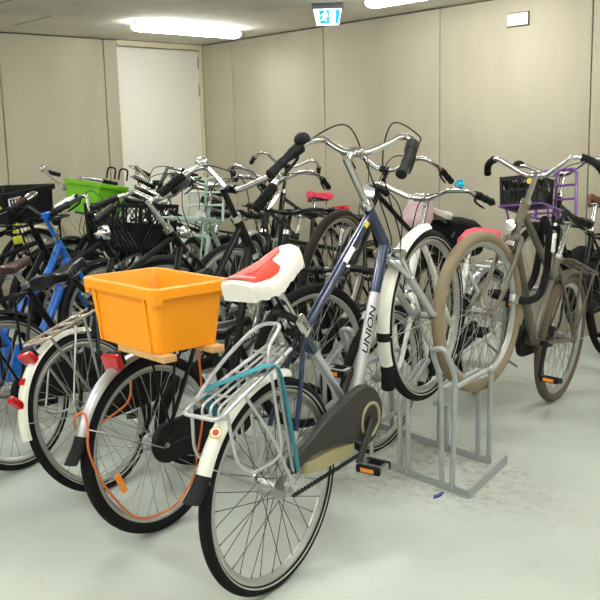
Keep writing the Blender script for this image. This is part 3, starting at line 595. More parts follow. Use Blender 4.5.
# UNION on the down tube
d0 = A.bb; d1 = A.ax(P['A']['t_hb']+.03); dv = (d1-d0).normalized(); pu = V((-dv.z,0,dv.x))
tm = text_mesh('UNION', .031, wrap=.0211, shear=.25, bold=.0006); tm.materials.append(M['printblack'])
L_ = max(v.co.x for v in tm.vertices); tl = .175
for v in tm.vertices: v.co.x *= tl/L_
tp = d0+dv*((V((.615,0,.47))-d0).dot(dv)); ra_ = radians(48); link(tm, 'lettering', A.root, X=frame_from(tp, dv, pu*cos(ra_)+V((0,1,0))*sin(ra_)))
# yellow badge and silver scuffs on the top tube
t0, t1 = A.seat(.72), A.ax(P['A']['t_ht']-.03); tv = (t1-t0).normalized()
def patch(parent, name, mt, t, L, R_, a0, a1, label=None, o_=None, dv_=None):
    o_ = o_ or t0; dv_ = dv_ or tv; mbp = MB(); vs, fs = [], []; n = 8; up_ = V((-dv_.z,0,dv_.x))
    for i in range(2):
        for j in range(n+1):
            a = radians(a0+(a1-a0)*j/n); vs.append(o_+dv_*(t+L*i)+up_*cos(a)*R_+V((0,-1,0))*sin(a)*R_)
    for j in range(n): fs.append((j, j+1, n+2+j, n+1+j))
    mbp.add(vs, fs); return mbp.build(name, mt, parent, label)
Lt = (t1-t0).length
patch(A.root, 'badge', 'yellowst', Lt-.075, .026, .0169, 45, 100, 'round yellow badge'); patch(A.root, 'transfer', 'print', Lt*.56, .07, .0169, 30, 110, 'worn silver transfer')
for v_, c_ in ((.0, 'yellowst'), (.0015, 'print'), (.003, 'redwhite')):
    k_ = MB(); r_ = .019-.0045*v_/.0015; aa = radians(118); pc = A.rh+V((cos(aa),0,sin(aa)))*(.345+.0268+v_*.3); k_.lathe([(r_,0),(r_,.0008)], 'z', n=24, X=Matrix.Translation(pc+V((0,-.006,0))) @ V((cos(aa),-.35,sin(aa))).to_track_quat('Z','Y').to_matrix().to_4x4()); k_.build('sticker', c_, A.rf, None)
# saddle cover
sad = A.sad; k_ = MB(); saddle_mesh(k_, sad.x+.012, sad.z+.014, .275, .160, .058, grow=.008, tilt=.03, wav=.010, ff=cover_f, tap=-.12)
cov = k_.build('saddle_cover', 'covwhite'); cov.matrix_world = A.X; tag(cov, 'white saddle cover with an orange print on the nearest bicycle', 'saddle cover')
poly = [(.085,.065),(.13,.080),(.19,.070),(.24,.040),(.31,.034),(.325,.020),(.30,.0),(.245,-.004),(.222,-.052),(.195,-.064),(.15,-.066),(.085,-.055)]
def inside(x, y):
    r = False
    for i in range(len(poly)):
        (a, b_), (c_, d_) = poly[i], poly[i-1]
        if (b_ > y) != (d_ > y) and x < (c_-a)*(y-b_)/(d_-b_)+a: r = not r
    return r
def covz(x, y):
    L = .275; s = (x-(sad.x+.012)+L/2+.008)/(L+.016); s = min(1, max(0, s)); hw_ = .160/2*cover_f(s)+.008
    au = min(.72, abs(y)/(hw_*.93)*.72); return sad.z+.014+saddle_top(s)+.008-.012*(au/.72)**2.4+(x-sad.x-.02)*sin(.03)+.0042
step = .0022; vs, fs, idx = [], [], {}; wv = []; wf = []
for i in range(int(.30/step)):
    for j in range(int(.2/step)):
        x, y = .06+i*step, -.1+j*step
        if not inside(x+step/2, y+step/2): continue
        L = .275; s = (x-(sad.x+.012)+L/2+.008)/(L+.016); hw_ = .160/2*cover_f(min(1, max(0, s)))+.008
        if abs(y) > hw_*.9: continue
        white = abs(x-(.116+.004*noise.noise(V((0,y*90,0))))) < .0035 and -.04 < y < .06
        T_ = wf if white else fs
        T_.append([(x,y),(x+step,y),(x+step,y+step),(x,y+step)])
def quads(Q, name, mt):
    k = MB()
    for q in Q: k.add([V((a,b_,covz(a,b_))) for a, b_ in q], [(0,1,2,3)])
    me = k.mesh(name, [mt]); bm = bmesh.new(); bm.from_mesh(me); bmesh.ops.remove_doubles(bm, verts=bm.verts, dist=.0004); bm.to_mesh(me); bm.free(); return link(me, name, cov)
quads(fs, 'printed_patch', 'orangelogo')['label'] = 'orange printed shape'; quads(wf, 'printed_line', 'print')
# teal strap over the carrier
k_ = MB(); pth = cr([(-.10,.07,.752),(-.085,.05,.764),(-.02,.0,.766),(.05,-.05,.768),(.075,-.072,.75),(.07,-.082,.68),(.055,-.086,.56),(.04,-.088,.44),(.035,-.086,.40)], 5)
k_.tube(pth, .021, n=10, flat=.12, upv=(1,.3,0)); k_.tube(cr([(-.10,.07,.752),(-.09,.078,.70),(-.06,.082,.62)], 4), .018, n=8, flat=.16, upv=(1,0,0))
ts = k_.build('strap', 'teal'); ts.matrix_world = A.X; tag(ts, 'teal elastic strap slung over the silver carrier of the nearest bicycle', 'strap')

# ---- B: black bicycle carrying the orange crate
B = bicycle(P['B'], 'black bicycle with a brushed metal rear fender, carrying the orange crate', NEAR,
 dict(fine=True, paint='black', ribbed=True, tw=.046, rfen=('alu',58,156,.027), rstay=148, flap=True, flaplen=.2, stripe=False, crank=.9, lever='chrome', bell=(1,.62,'chrome',.026), stem='black', carrier=dict(x0=-.07, x1=.28, z=.705, hw=.05, m='black', legs=(.02,.16), cross=(.05,.15)), ccr=.085, ccr2=.075, tail=(-.105,.685,-.15,(.085,.055)), cable='blackplastic'))
k_ = MB()
for rr, s in ((.205, -.012),):
    a = radians(200); k_.box(V((cos(a)*rr, s, .33+sin(a)*rr)), (.024,.008,.08), rot=Matrix.Rotation(-.25, 3, 'Y'), bev=.004)
k_.build('spoke_reflector', 'amber', B.root, 'amber reflector clipped to the spokes')
BX = B.X
# wood battens on the carrier, crate on top of them
cyaw = .729; cpos = V((-.49,2.975,.752))
CX = Matrix.Translation(cpos) @ Matrix.Rotation(cyaw, 4, 'Z')
for dx, lab in ((-.095, 'pine batten under the near edge of the orange crate'), (.095, 'pine batten under the far edge of the orange crate')):
    k_ = MB(); k_.box((0,0,0), (.05,.28,.022), bev=.003); w_ = k_.build('wood_batten', 'wood'); w_.matrix_world = CX @ Matrix.Translation((dx,-.08,-.0125)); tag(w_, lab, 'batten', 'battens under the orange crate')
def rrect(L, W, r, z, n=5):
    out = []
    for cx, cy, a0 in ((L/2-r, W/2-r, 0), (-L/2+r, W/2-r, pi/2), (-L/2+r, -W/2+r, pi), (L/2-r, -W/2+r, 1.5*pi)):
        for k in range(n+1): a = a0+pi/2*k/n; out.append(V((cx+r*cos(a), cy+r*sin(a), z)))
    return out
def tub(mb, L, W, H, kb, wall, rimw, rimh, r=.03, n=5):
    D = lambda k, e, z: rrect(L*k+2*e, W*k+2*e, r+e*.5, z, n)
    kk = lambda z: kb+(1-kb)*z/H
    rings = [D(kb, 0, 0), D(kk(H-rimh), 0, H-rimh), D(1, rimw, H-rimh), D(1, rimw+.002, H-.004), D(1, rimw-.002, H), D(1, -wall+.002, H), D(1, -wall, H-.004), D(kb, -wall, wall)]
    k = len(rings[0]); vs = [p for q in rings for p in q]; fs = [(a*k+i, a*k+(i+1) % k, (a+1)*k+(i+1) % k, (a+1)*k+i) for a in range(len(rings)-1) for i in range(k)]
    fs += [tuple(range(k))[::-1], tuple((len(rings)-1)*k+i for i in range(k))]; mb.add(vs, fs)
croot = empty('plastic_crate', CX); tag(croot, 'orange plastic crate standing on the carrier of a black bicycle', 'crate')
k_ = MB(); tub(k_, .283, .43, .217, .86, .005, .012, .034, .028); k_.build('crate_body', 'orange', croot)
for sx in (-1, 1):
    for sy in (-1, 1):
        k_ = MB()
        # deeper corner skirts under the rim
        pts = []
        for q in rrect(.283+.024, .43+.024, .034, 0, 5):
            if q.x*sx > .075 and q.y*sy > .14: pts.append(q)
        pts.sort(key=lambda q: math.atan2(q.y*sy-.1, q.x*sx-.05))
        vs = [V((p.x, p.y, .185)) for p in pts]+[V((p.x*.985, p.y*.99, .165)) for p in pts]+[V((p.x*.95, p.y*.965, .165)) for p in pts]+[V((p.x*.95, p.y*.965, .185)) for p in pts]; n = len(pts)
        k_.add(vs, [(a*n+i, a*n+i+1, ((a+1) % 4)*n+i+1, ((a+1) % 4)*n+i) for a in range(4) for i in range(n-1)]+[(0,n,2*n,3*n),(n-1,2*n-1,3*n-1,4*n-1)]); k_.build('corner_skirt', 'orange', croot)
for sy in (-1, 1):
    for y in (-.155, .155): k_ = MB(); k_.add(*(lambda s: ([V((s*.1225,y-.006,.002)),V((s*.1225,y+.006,.002)),V((s*.1405,y+.006,.183)),V((s*.1405,y-.006,.183)),V((s*.1265,y-.006,.002)),V((s*.1265,y+.006,.002)),V((s*.1445,y+.006,.183)),V((s*.1445,y-.006,.183))], [(0,1,2,3),(4,5,6,7),(0,1,5,4),(3,2,6,7),(0,3,7,4),(1,2,6,5)]))(sy)); k_.build('crate_rib', 'orange', croot)
pass
# cord looped round the wheel
k_ = MB(); cp = [(.245,-.075,.70),(.20,-.09,.48),(.172,-.09,.36),(.115,-.085,.24),(.095,-.085,.20)]
k_.tube(cr(cp, 6), .0042, n=7)
k_.tube(cr([(.092,-.083,.185),(.07,-.075,.15),(-.016,-.06,.095),(-.139,-.055,.106),(-.219,-.055,.167),(-.293,-.055,.312),(-.318,-.05,.44),(-.30,-.048,.52),(-.285,-.03,.556),(-.275,-.0,.562),(-.285,.032,.545),(-.27,.06,.49),(-.2,.08,.46),(-.08,.085,.47),(.0,.085,.50),(.03,.08,.62),(.02,.07,.70)], 6), .0042, n=7)
co = k_.build('elastic_cord', 'cord'); co.matrix_world = BX; tag(co, 'orange elastic cord hanging in a loop round a rear wheel below the orange crate', 'cord')
k_ = MB(); k_.tube(cr([(.098,-.083,.205),(.118,-.083,.19),(.12,-.083,.165),(.098,-.083,.15),(.083,-.083,.165)], 5), .0025, n=6); k_.tube([(.10,-.083,.23),(.10,-.083,.205)], .006, n=8); k_.build('cord_hook', 'blackplastic', co)

# ---- C: small black bike
Cb = bicycle(P['C'], 'small black bicycle with a flat black handlebar, beside the nearest bicycle', NEAR,
 dict(fine=True, paint='black', flat=True, tw=.05, stripe=False, bar='black', stem='black', hsmat='black', chaincase=None, post='black', forkmat='black', cluster=.56, ttz=.545, tr=.02, dr=.02, rim='rim', levers=(1,-1), lever='chrome', crank=.3, springs=False, sadw=.15))
t0c, t1c = Cb.seat(.545), Cb.ax(P['C']['t_ht']-.03); dvc = (t1c-t0c).normalized()
tm = text_mesh('NITRO', .032, wrap=.0206, bold=.0008); tm.materials.append(M['print']); nu = V((-dvc.z,0,dvc.x)); link(tm, 'lettering', Cb.root, X=frame_from(t0c+dvc*.035, dvc, nu*cos(.5)+V((0,1,0))*sin(.5)))
patch(Cb.root, 'decal', 'lime', .10, .10, .0206, 20, 110, 'lime green decal', Cb.bb, (Cb.ax(.36)-Cb.bb).normalized())
patch(Cb.root, 'decal', 'lime', .06, .08, .0170, 20, 150, 'lime green decal', Cb.bb, (Cb.seat(.5)-Cb.bb).normalized())

# ---- D: white rear fender, ladder carrier
D = bicycle(P['D'], 'black bicycle with an off white rear fender and ladder carrier beside the orange crate', NEAR,
 dict(fine=True, paint='black', post='black', rfen=('whitefen',62,171,.026), rstay=160, stripe=True, carrier=dict(x0=-.135, x1=.25, z=.702, hw=.062, m='copper', sm='steel', rung='chrome', r=.0065, cross=(-.09,-.01,.07,.15), legs=(-.08,.12)), tail=(-.172,.662,-.4,(.075,.05)), chaincase='blackplastic', crank=1.0, lever='blackplastic', springs=True, headlight=('chrome',.035,.5,.07)))
k_ = MB(); a = radians(147); k_.box(V((cos(a)*.366,.0,.33+sin(a)*.366)), (.03,.04,.075), rot=Matrix.Rotation(-.55,3,'Y'), bev=.012); k_.build('tail_light', 'red', D.root, 'lower red lamp on the fender')
k_ = MB(); a = radians(133); k_.box(V((cos(a)*.359,0,.33+sin(a)*.359)), (.004,.03,.026), rot=Matrix.Rotation(-a+pi,3,'Y') if 0 else Matrix.Rotation(pi-a,3,'Y')); k_.build('reflector', 'red', D.rf)
k_ = MB()
for s in (-1, 1): k_.tube(cr([V((.05,s*.075,.69)), V((-.10,s*.085,.47)), V((-.13,s*.088,.41)), V((-.05,s*.088,.37)), V((.06,s*.08,.38))], 5), .0045, n=8)
k_.build('guard_loop', 'steel', D.root)
# ---- E: black, brown saddle
E_ = bicycle(P['E'], 'black bicycle with a dark brown saddle and one white grip, left of the ladder carrier', NEAR,
 dict(fine=True, paint='black', saddle='darkbrown', grip=('white','grip'), griplabel='white grip', rfen=('blackplastic',50,190,.03), ffen=('blackplastic',70,190,.03), staym='black', stripe=True, carrier=dict(x0=-.24, x1=.22, z=.745, hw=.065, m='black', r=.007, cross=(-.1,.05), longs=(0,)), headlight=('chrome',.045,.60,.035), stem='black', crank=.6))
# ---- F: blue bicycle
F_ = bicycle(P['F'], 'bright blue bicycle at the left, behind the black one with the brown saddle', NEAR,
 dict(paint='blue', style='mixte', dr=.026, tr=.02, stem='blue', bar='black', stripe=True, rfen=('blackplastic',50,190,.03), ffen=('blackplastic',70,185,.03), staym='black', chaincase='blue', ccr=.1, crank=.5, levers=(), lock=False))
G_ = bicycle(P['G'], 'black bicycle at the far left edge behind the blue one, with a big front crate', NEAR,
 dict(paint='black', stemcap=True, stem='steel', bar='chrome', stripe=False, rfen=('blackplastic',50,190,.03), ffen=('blackplastic',70,185,.03), levers=(1,-1), crank=.5))

# ---- R: taupe bicycle with tan tyres
R_ = bicycle(P['R'], 'taupe bicycle with tan tires, front wheel raised in the rack at the right', FAR,
 dict(fine=True, paint='olive', tire=('tan','tan'), stripe=False, tw=.05, dr=.022, tr=.017, rim='rim', rfen=('olive',50,150,.03), chaincase='blackplastic', ccr=.085, crank=-1.35+pi, pedrot=.1, headlight=('charcoal',.027,.44,.05), carrier=dict(x0=-.26, x1=.2, z=.74, hw=.065, m='olive', r=.007, longs=(0,), cross=(-.1,.06)), levers=(), pedr='amber', stem='chrome', ttz=.62, cluster=.70, rearw=dict(tire=('brownrub2','brownrub2'))))
lock = empty('chain_lock', R_.X); tag(lock, 'black sleeved chain lock wound round the frame of the taupe bicycle', 'lock')
k_ = MB(); k_.tube(cr([(.69,.03,.85),(.675,.055,.80),(.657,.06,.746),(.622,.06,.66),(.614,.06,.60),(.645,.06,.505),(.77,.058,.455),(.98,.055,.435),(1.03,.0,.435),(.95,-.05,.45),(.75,-.055,.47),(.55,-.058,.51),(.44,-.058,.58),(.43,-.055,.68),(.46,-.05,.77),(.55,-.03,.83),(.69,.03,.85)], 6), .018, n=10); k_.build('chain_sleeve', 'bagblack', lock)
k_ = MB(); k_.box((.99,.07,.436), (.055,.03,.04), bev=.008); k_.build('lock_body', 'steel', lock)
k_ = MB(); lp = V((.657,.083,.75)); rz = Matrix.Rotation(.3, 3, 'Y'); k_.box(lp, (.034,.012,.09), rot=rz, bev=.006); k_.build('lock_tag', 'print', lock, 'pale lettered tag')
tm = text_mesh('AXA', .026); tm.materials.append(M['printblack']); ux = rz @ V((0,0,1)); link(tm, 'lettering', lock, X=frame_from(lp+V((0,.0066,0))-ux*.03, ux, rz @ V((1,0,0))))
# ---- Q: white bicycle
Q_ = bicycle(P['Q'], 'white bicycle with a blue bell, standing behind the raised front wheel of the taupe one', FAR,
 dict(fine=True, paint='white', style='mixte', forkmat='white', rfen=('alu',45,180,.026), ffen=('alu',60,185,.026), stripe=True, bell=(1,.66,'cyan',.022), belllabel='blue bell', gripend=True, chaincase='blackplastic', crank=-1.2, carrier=dict(x0=-.24, x1=.2, z=.72, hw=.065, m='alu', cross=(-.1,.06)), stand='rear', standm='steel', headlight=('chrome',.035,.47,.07)))
k_ = MB(); s_ = Q_.sad; saddle_mesh(k_, s_.x, s_.z, .27, .2, .06, grow=.012, wav=.014); c_ = k_.build('saddle_cover', 'pinkred'); c_.matrix_world = Q_.X; tag(c_, 'pinkish red saddle cover seen over the tan tire', 'saddle cover')
# ---- S
S_ = bicycle(P['S'], 'black bicycle with a white saddle, its bare dark front wheel raised behind the navy frame', FAR,
 dict(fine=True, paint='black', saddle='whitesad', tire=('brownrub','tan'), stripe=True, tw=.046, stem='black', forkmat='black', headlight=('chrome',.042,.52,.09), carrier=dict(x0=-.26, x1=.2, z=.74, hw=.07, m='black', r=.007, cross=(-.1,.06)), rfen=('blackplastic',45,180,.03), lever='blackplastic', cabz=.05))
# ---- L
L_b = bicycle(P['L'], 'dark bicycle with a black saddle, next one behind the wheel with the gold line', FAR,
 dict(paint='black', rfen=('blackplastic',45,180,.03), ffen=('alu',60,180,.026), stripe=False, stem='black', levers=(1,-1)))
K_b = bicycle(P['K'], 'black bicycle close to the right wall, with a pink saddle cover and a red lamp', FAR,
 dict(paint='black', rfen=('blackplastic',45,190,.03), ffen=('blackplastic',60,180,.03), carrier=dict(x0=-.33, x1=.2, z=.80, hw=.065, m='black', r=.008, cross=(-.1,.06)), nobracket=True, tail=(-.36,.875,0,(.15,.08)), stem='black', levers=()))
k_ = MB(); s_ = K_b.sad; saddle_mesh(k_, s_.x, s_.z, .27, .2, .06, grow=.012, wav=.014); c_ = k_.build('saddle_cover', 'pinkred'); c_.matrix_world = K_b.X; tag(c_, 'small pink saddle cover near the right wall, beside a red lamp', 'saddle cover')
T_b = bicycle(P['T'], 'pale green step through bicycle in the middle of the far side', FAR,
 dict(paint='mint', style='mixte', dr=.022, rfen=('mint',45,190,.03), ffen=('mint',60,185,.03), chaincase='mint', carrier=dict(x0=-.26, x1=.2, z=.74, hw=.07, m='mint', r=.008, cross=(-.1,.06), longs=(-.03,.03)), headlight=('blackplastic',.04,.5,.08), stripe=False))

I_b = bicycle(P['I'], 'black bicycle bearing a black lattice crate on its front carrier', FAR,
 dict(paint='black', rfen=('blackplastic',45,190,.03), ffen=('blackplastic',60,185,.03), stripe=False, bell=None, levers=(1,-1), stem='steel'))
U_b = bicycle(P['U'], 'grey bicycle in front of the white door, carrying the green crate', FAR,
 dict(paint='greydark', rfen=('alu',45,190,.03), ffen=('alu',60,185,.03), stripe=False, lever='chrome', cabz=.08, stem='black'))
H_b = bicycle(P['H'], 'cream bicycle against the left wall, its handlebar left of the green crate', FAR,
 dict(paint='cream', style='mixte', rfen=('cream',45,190,.03), ffen=('cream',60,185,.03), stripe=False, bell=(-1,.72,'chrome',.026), levers=()))
V_b = bicycle(P['V'], 'black bicycle with a brown saddle and purple front carrier at the right edge', FAR,
 dict(paint='black', saddle='brown', rfen=('blackplastic',45,190,.03), ffen=('blackplastic',60,185,.03), stripe=False, grip=('white','white'), griplabel='white grip', bell=(-1,.70,'blackplastic',.034), carrier=dict(x0=-.27, x1=.2, z=.76, hw=.07, m='black', r=.008, cross=(-.1,.06)), levers=(1,)))

bicycle(P['X'], 'black bicycle with a straight black handlebar between the blue one and the left edge', NEAR,
 dict(paint='black', flat=True, bar='black', stem='black', hsmat='black', rfen=('blackplastic',45,180,.03), ffen=('blackplastic',60,180,.03), stripe=False, staym='black'))
bicycle(P['N'], 'black bicycle with a bare black handlebar, next to the one with the white saddle', FAR,
 dict(paint='black', bar='black', stem='black', rfen=('blackplastic',45,180,.03), ffen=('blackplastic',60,180,.03), stripe=False, staym='black', carrier=dict(x0=-.27, x1=.2, z=.74, hw=.065, m='black', r=.007, cross=(-.1,.06))))
bicycle(P['O'], 'black bicycle with a carrier, between the lattice crate and the green crate', FAR,
 dict(paint='black', stem='black', rfen=('blackplastic',45,180,.03), ffen=('blackplastic',60,180,.03), stripe=False, staym='black', saddle='leather', carrier=dict(x0=-.27, x1=.2, z=.74, hw=.065, m='black', r=.007, cross=(-.1,.06))))
bicycle(P['W'], 'dark bicycle tucked between the green crate and the cream bicycle', FAR,
 dict(paint='greydark', stem='black', bar='black', rfen=('blackplastic',45,180,.03), ffen=('blackplastic',60,180,.03), stripe=False, staym='black'))
# front carriers with crates
def front_rack(bk, mt, x0, x1, z, hw, loops=False):
    k = MB()
    for s in (-1, 1):
        k.tube([V((x0,s*hw,z)), V((x1,s*hw,z))], .007, n=8); k.tube([V((x1-.08,s*hw,z)), bk.fh+V((0,s*.07,.02))], .006, n=8)
        k.tube([V((x0,s*hw,z)), V((x0-.01,s*.03,z-.03)), bk.ax(.5)+V((.03,0,0))], .006, n=8)
    for q in range(4): x = x0+(x1-x0)*q/3; k.tube([V((x,-hw,z)), V((x,hw,z))], .0055, n=8)
    if loops:
        for y0, y1 in ((-hw, 0), (0, hw)): k.tube(bend([V((x0,y0,z)), V((x0,y0,z+.27)), V((x0,y1,z+.27)), V((x0,y1,z))], .04), .009, n=8)
        for zz in (z+.1, z+.18): k.tube([V((x0,-hw,zz)), V((x0,hw,zz))], .007, n=8)
    return k.build('front_carrier', mt, bk.root)
def crate_obj(bk, c, L, W, H, mt, label, cat='crate', lattice=False, kb=.9, yaw=0, name='plastic_crate', up=False):
    X = bk.X @ Matrix.Translation(c) @ Matrix.Rotation(yaw, 4, 'Z')
    o_ = empty(name, X); tag(o_, label, cat); k = MB()
    if lattice:
        k.box((0,0,.004), (L*kb,W*kb,.008)); tub(k, L, W, H, kb, .004, .008, .02, .02, 3)
        nf = len(k.f); keep = [i for i, f in enumerate(k.f)]
        # open lattice: drop the outer skin, keep rim, weave diagonal bars
        k = MB(); k.box((0,0,.004), (L*kb,W*kb,.008))
        for z_, t_ in ((H-.012,.024),(H*.52,.012),(.012,.024)):
            f_ = kb+(1-kb)*z_/H
            for s in (-1, 1): k.box((s*L*f_/2,0,z_), (.008,W*f_+.008,t_)); k.box((0,s*W*f_/2,z_), (L*f_+.008,.008,t_))
        for s in (-1, 1):
            for s2 in (-1, 1): k.tube([V((s*L*kb/2,s2*W*kb/2,0)), V((s*L/2,s2*W/2,H))], .012, n=6)
        def wallbars(p00, p10, p01, p11, n):
            for q in range(-n, 2*n):
                for d in (1, -1):
                    u0, u1 = q/n, q/n+d*.55; a, b_ = (u0, 0), (u1, 1)
                    if max(u0, u1) > 1 or min(u0, u1) < 0: continue
                    f1 = lambda u, v: V(p00)*(1-u)*(1-v)+V(p10)*u*(1-v)+V(p01)*(1-u)*v+V(p11)*u*v
                    k.seg(f1(*a), f1(*b_), .0042, n=4)
        a, b_ = L/2, W/2
        for s in (-1, 1):
            wallbars((s*a*kb,-b_*kb,0), (s*a*kb,b_*kb,0), (s*a,-b_,H), (s*a,b_,H), 12); wallbars((-a*kb,s*b_*kb,0), (a*kb,s*b_*kb,0), (-a,s*b_,H), (a,s*b_,H), 10)
        for q in range(1, 4):
            for s in (-1, 1): k.tube([V((s*a*kb,-b_*kb+2*b_*kb*q/4,0)), V((s*a,-b_+2*b_*q/4,H))], .007, n=6)
        for s in (-1, 1): k.box((0,s*(b_*kb),H*.3), (L*kb,.004,H*.55)); k.box((s*a*kb,0,H*.3), (.004,W*kb,H*.5))
        k.build('crate_body', mt, o_)
    else:
        tub(k, L, W, H, kb, .006, .012, .03, .02, 4); k.build('crate_body', mt, o_)
    return o_
front_rack(I_b, 'black', 1.02, 1.30, .672, .14); ci = crate_obj(I_b, (1.17,.0,.68), .34, .45, .28, 'crateblack', 'black lattice crate in front of the green one, over the orange crate', lattice=True)
k_ = MB(); k_.box((.165,.12,.19), (.003,.03,.04)); k_.build('label_sticker', 'print', ci)
front_rack(T_b, 'mint', .88, 1.22, .80, .12, True)
front_rack(U_b, 'black', 1.06, 1.44, .735, .14); ch_ = crate_obj(U_b, (1.32,-.10,.743), .26, .34, .21, 'green', 'lime green crate in front of the white door', kb=.88)
k_ = MB()
for y in (-.06, .06): k_.tube(bend([(-.18,y-.04,.25), (-.18,y-.04,.33), (-.18,y+.04,.33), (-.18,y+.04,.25)], .03), .006, n=8)
k_.build('carry_handle', 'blackplastic', ch_)
front_rack(G_, 'black', .80, 1.14, .888, .2); cg_ = crate_obj(G_, (.97,.13,.896), .36, .46, .18, 'crateblack', 'wide black crate at the left edge, with a white sticker', kb=.92)
k_ = MB(); k_.box((-.115,-.2255,.125), (.09,.004,.05), 0); k_.build('sticker', 'print', cg_, 'white sticker with dark print')
for j, (y, c2) in enumerate(((-.145,'printblack'),(-.125,'printblack'),(-.102,'redwhite'),(-.082,'printblack'))):
    k_ = MB(); k_.box((y,-.2280,.125), (.012,.003,.03)); k_.build('sticker_print', c2, cg_)
front_rack(V_b, 'purple', .84, 1.30, .775, .12, True); cv = crate_obj(V_b, (1.16,-.03,.784), .19, .21, .16, 'crateblack', 'small black crate with a yellow badge, held by the purple carrier', lattice=True, kb=.95)
k_ = MB(); k_.lathe([(.016,0),(.016,.004)], 'x', c=(.112,.07,.12), n=16); k_.build('badge', 'yellowst', cv)
# extra crosswise lamps etc.: yellow cable lock, panniers, cloth
k_ = MB(); gx = G_.X
k_.tube(cr([(.80,-.03,1.0),(.83,-.06,.97),(.85,-.07,.90),(.84,-.06,.84)], 6), .013, n=8); k_.tube(cr([(.80,-.03,1.0),(.86,-.05,1.005),(.90,-.06,.99)], 4), .011, n=8); k_.box((.845,-.07,.80), (.05,.03,.045), bev=.008)
yl = k_.build('cable_lock', 'yellow'); yl.matrix_world = gx; tag(yl, 'yellow cable lock hanging below the wide black crate', 'lock')
def lumpy(mb, size, amp, seed, r=.3, nx=14):
    bm = bmesh.new(); bmesh.ops.create_icosphere(bm, subdivisions=4, radius=1); bm.verts.index_update(); vs = []
    for v in bm.verts:
        p = v.co.copy(); e = 3.2; q = V([math.copysign(abs(a)**(2/e), a) for a in p])
        q = V((q.x*size[0]/2, q.y*size[1]/2, q.z*size[2]/2)); nn = noise.noise(q*9+V((seed,0,0)))+.5*noise.noise(q*22+V((0,seed,0))); vs.append(q+p*amp*nn)
    mb.add(vs, [[v.index for v in f.verts] for f in bm.faces]); bm.free()
def pannier(bk, side, label, z=.50, s=(.34,.15,.36), x=-.06):
    o_ = empty('pannier_bag', bk.X @ Matrix.Translation((x,side*(.09+s[1]/2),z))); tag(o_, label, 'bag', 'black pannier bags')
    k = MB(); lumpy(k, s, .012, x*7+side); k.build('bag_body', 'bagblack', o_); k = MB(); k.box((0,side*(s[1]/2+.004),s[2]*.18), (s[0]*.9,.012,s[2]*.5), bev=.005); k.build('flap', 'bagblack', o_)
    for q in (-1, 1): k = MB(); k.box((q*s[0]*.25,side*(s[1]/2+.012),0), (.025,.006,s[2]*.6), bev=.002); k.build('strap', 'greydark', o_)
    return o_
pannier(V_b, -1, 'black pannier bag hanging at the right edge, under the brown saddle', .50, (.40,.15,.44))
k_ = MB(); lumpy(k_, (.38,.40,.22), .02, 3.3); bo = k_.build('bag_body', 'bagblack', None); br_ = empty('carrier_bag', S_.X @ Matrix.Translation((-.12,0,.87))); tag(br_, 'black bag lying on the carrier behind the white saddle', 'bag'); bo.parent = br_
k_ = MB()
for y in (-.1, .1): k_.tube(cr([(.15,y,.07),(.17,y,.02),(.195,y,-.05)], 4), .008, n=6, flat=.3)
k_.build('strap', 'greydark', br_)
k_ = MB(); lumpy(k_, (.15,.13,.20), .034, 8.1); pc = k_.build('cloth_bag', 'pink'); pc.matrix_world = S_.X @ Matrix.Translation((.34,.0,.90)); tag(pc, 'pale pink cloth bag bundled in front of the white saddle', 'bag')

# ------------------------------------------------------------------ bicycle rack
rd = V((.635,-.773,0)); hh = V((.5735,.819,0)); f0 = V((.653,3.334,0)); b0 = V((.80,3.715,0))
rr_ = empty('bicycle_rack', Matrix.Translation(f0)); tag(rr_, 'low galvanised steel rack holding the front wheels', 'bike rack')
inv = Matrix.Translation(-f0)
def rail(p, q, name, w=.036, hgt=.032, lip=.006):
    k = MB(); p, q = V(p), V(q); d = (q-p).normalized(); n = V((0,0,1)).cross(d)
    for a, b_ in ((V((0,0,hgt/2)), (lip, hgt)), ):
        L = (q-p).length; m = (p+q)/2; Rm = frame_from((0,0,0), d, n).to_3x3()
        k.box(m+V((0,0,hgt/2)), (L, lip, hgt), rot=Rm); k.box(m+n*w/2+V((0,0,lip/2 if w > 0 else lip/2)), (L, abs(w), lip), rot=Rm)
    return k.build(name, 'galv', rr_, X=inv)
LEN = 2.3
rail(f0-rd*LEN, f0, 'rail'); rail(b0-rd*LEN, b0, 'rail')
rail(f0+rd*.0, f0+V((.235,.38,0)), 'end_bar', w=.04, hgt=.042)
def hoop(pts, r=.011, rad=.05): k = MB(); k.tube(bend(pts, rad), r, n=12); return k.build('wheel_hoop', 'galv', rr_, X=inv)
def high_near(o_):  # loop that leans towards the viewer
    a, c = V((.595,3.407,.006))+o_, V((.561,3.449,.006))+o_; a2, c2 = a+V((.008,-.01,.485)), c+V((-.005,.005,.455)); e = -hh*.085+V((0,0,.125)); lf = V((-.03,.035,0))
    hoop([a, a2, a2+e-rd*.01, c2+e+V((0,0,.01)), c2, c])
def support(o_):
    for p, q in ((V((.605,3.396,.44)), V((.81,3.702,.435))), (V((.56,3.452,.42)), V((.772,3.752,.42)))): hoop([p+o_, q+o_, V((q.x-.004,q.y+.006,.006))+o_], rad=.04)
def high_far(o_):   # loop that leans towards the wall
    a, c = V((.441,3.599,.006))+o_, V((.412,3.637,.006))+o_; a2, c2 = a+V((0,0,.36)), c+V((0,0,.34)); e = hh*.20+V((0,0,.10))
    hoop([a, a2, a2+e, c2+e, c2, c])
    for p, q in ((a, .0), (c, .045)):
        g_ = V((.655,3.896,.006))+o_-rd*q; hoop([g_, g_+V((0,0,.22)), g_+V((0,0,.22))-hh*.05], rad=.03)
def low(o_):
    a = V((.300,3.775,.006))+o_; hoop([a, a+V((.004,-.004,.16)), V((.46,4.141,.115))+o_, V((.475,4.16,.006))+o_], rad=.03, r=.009)
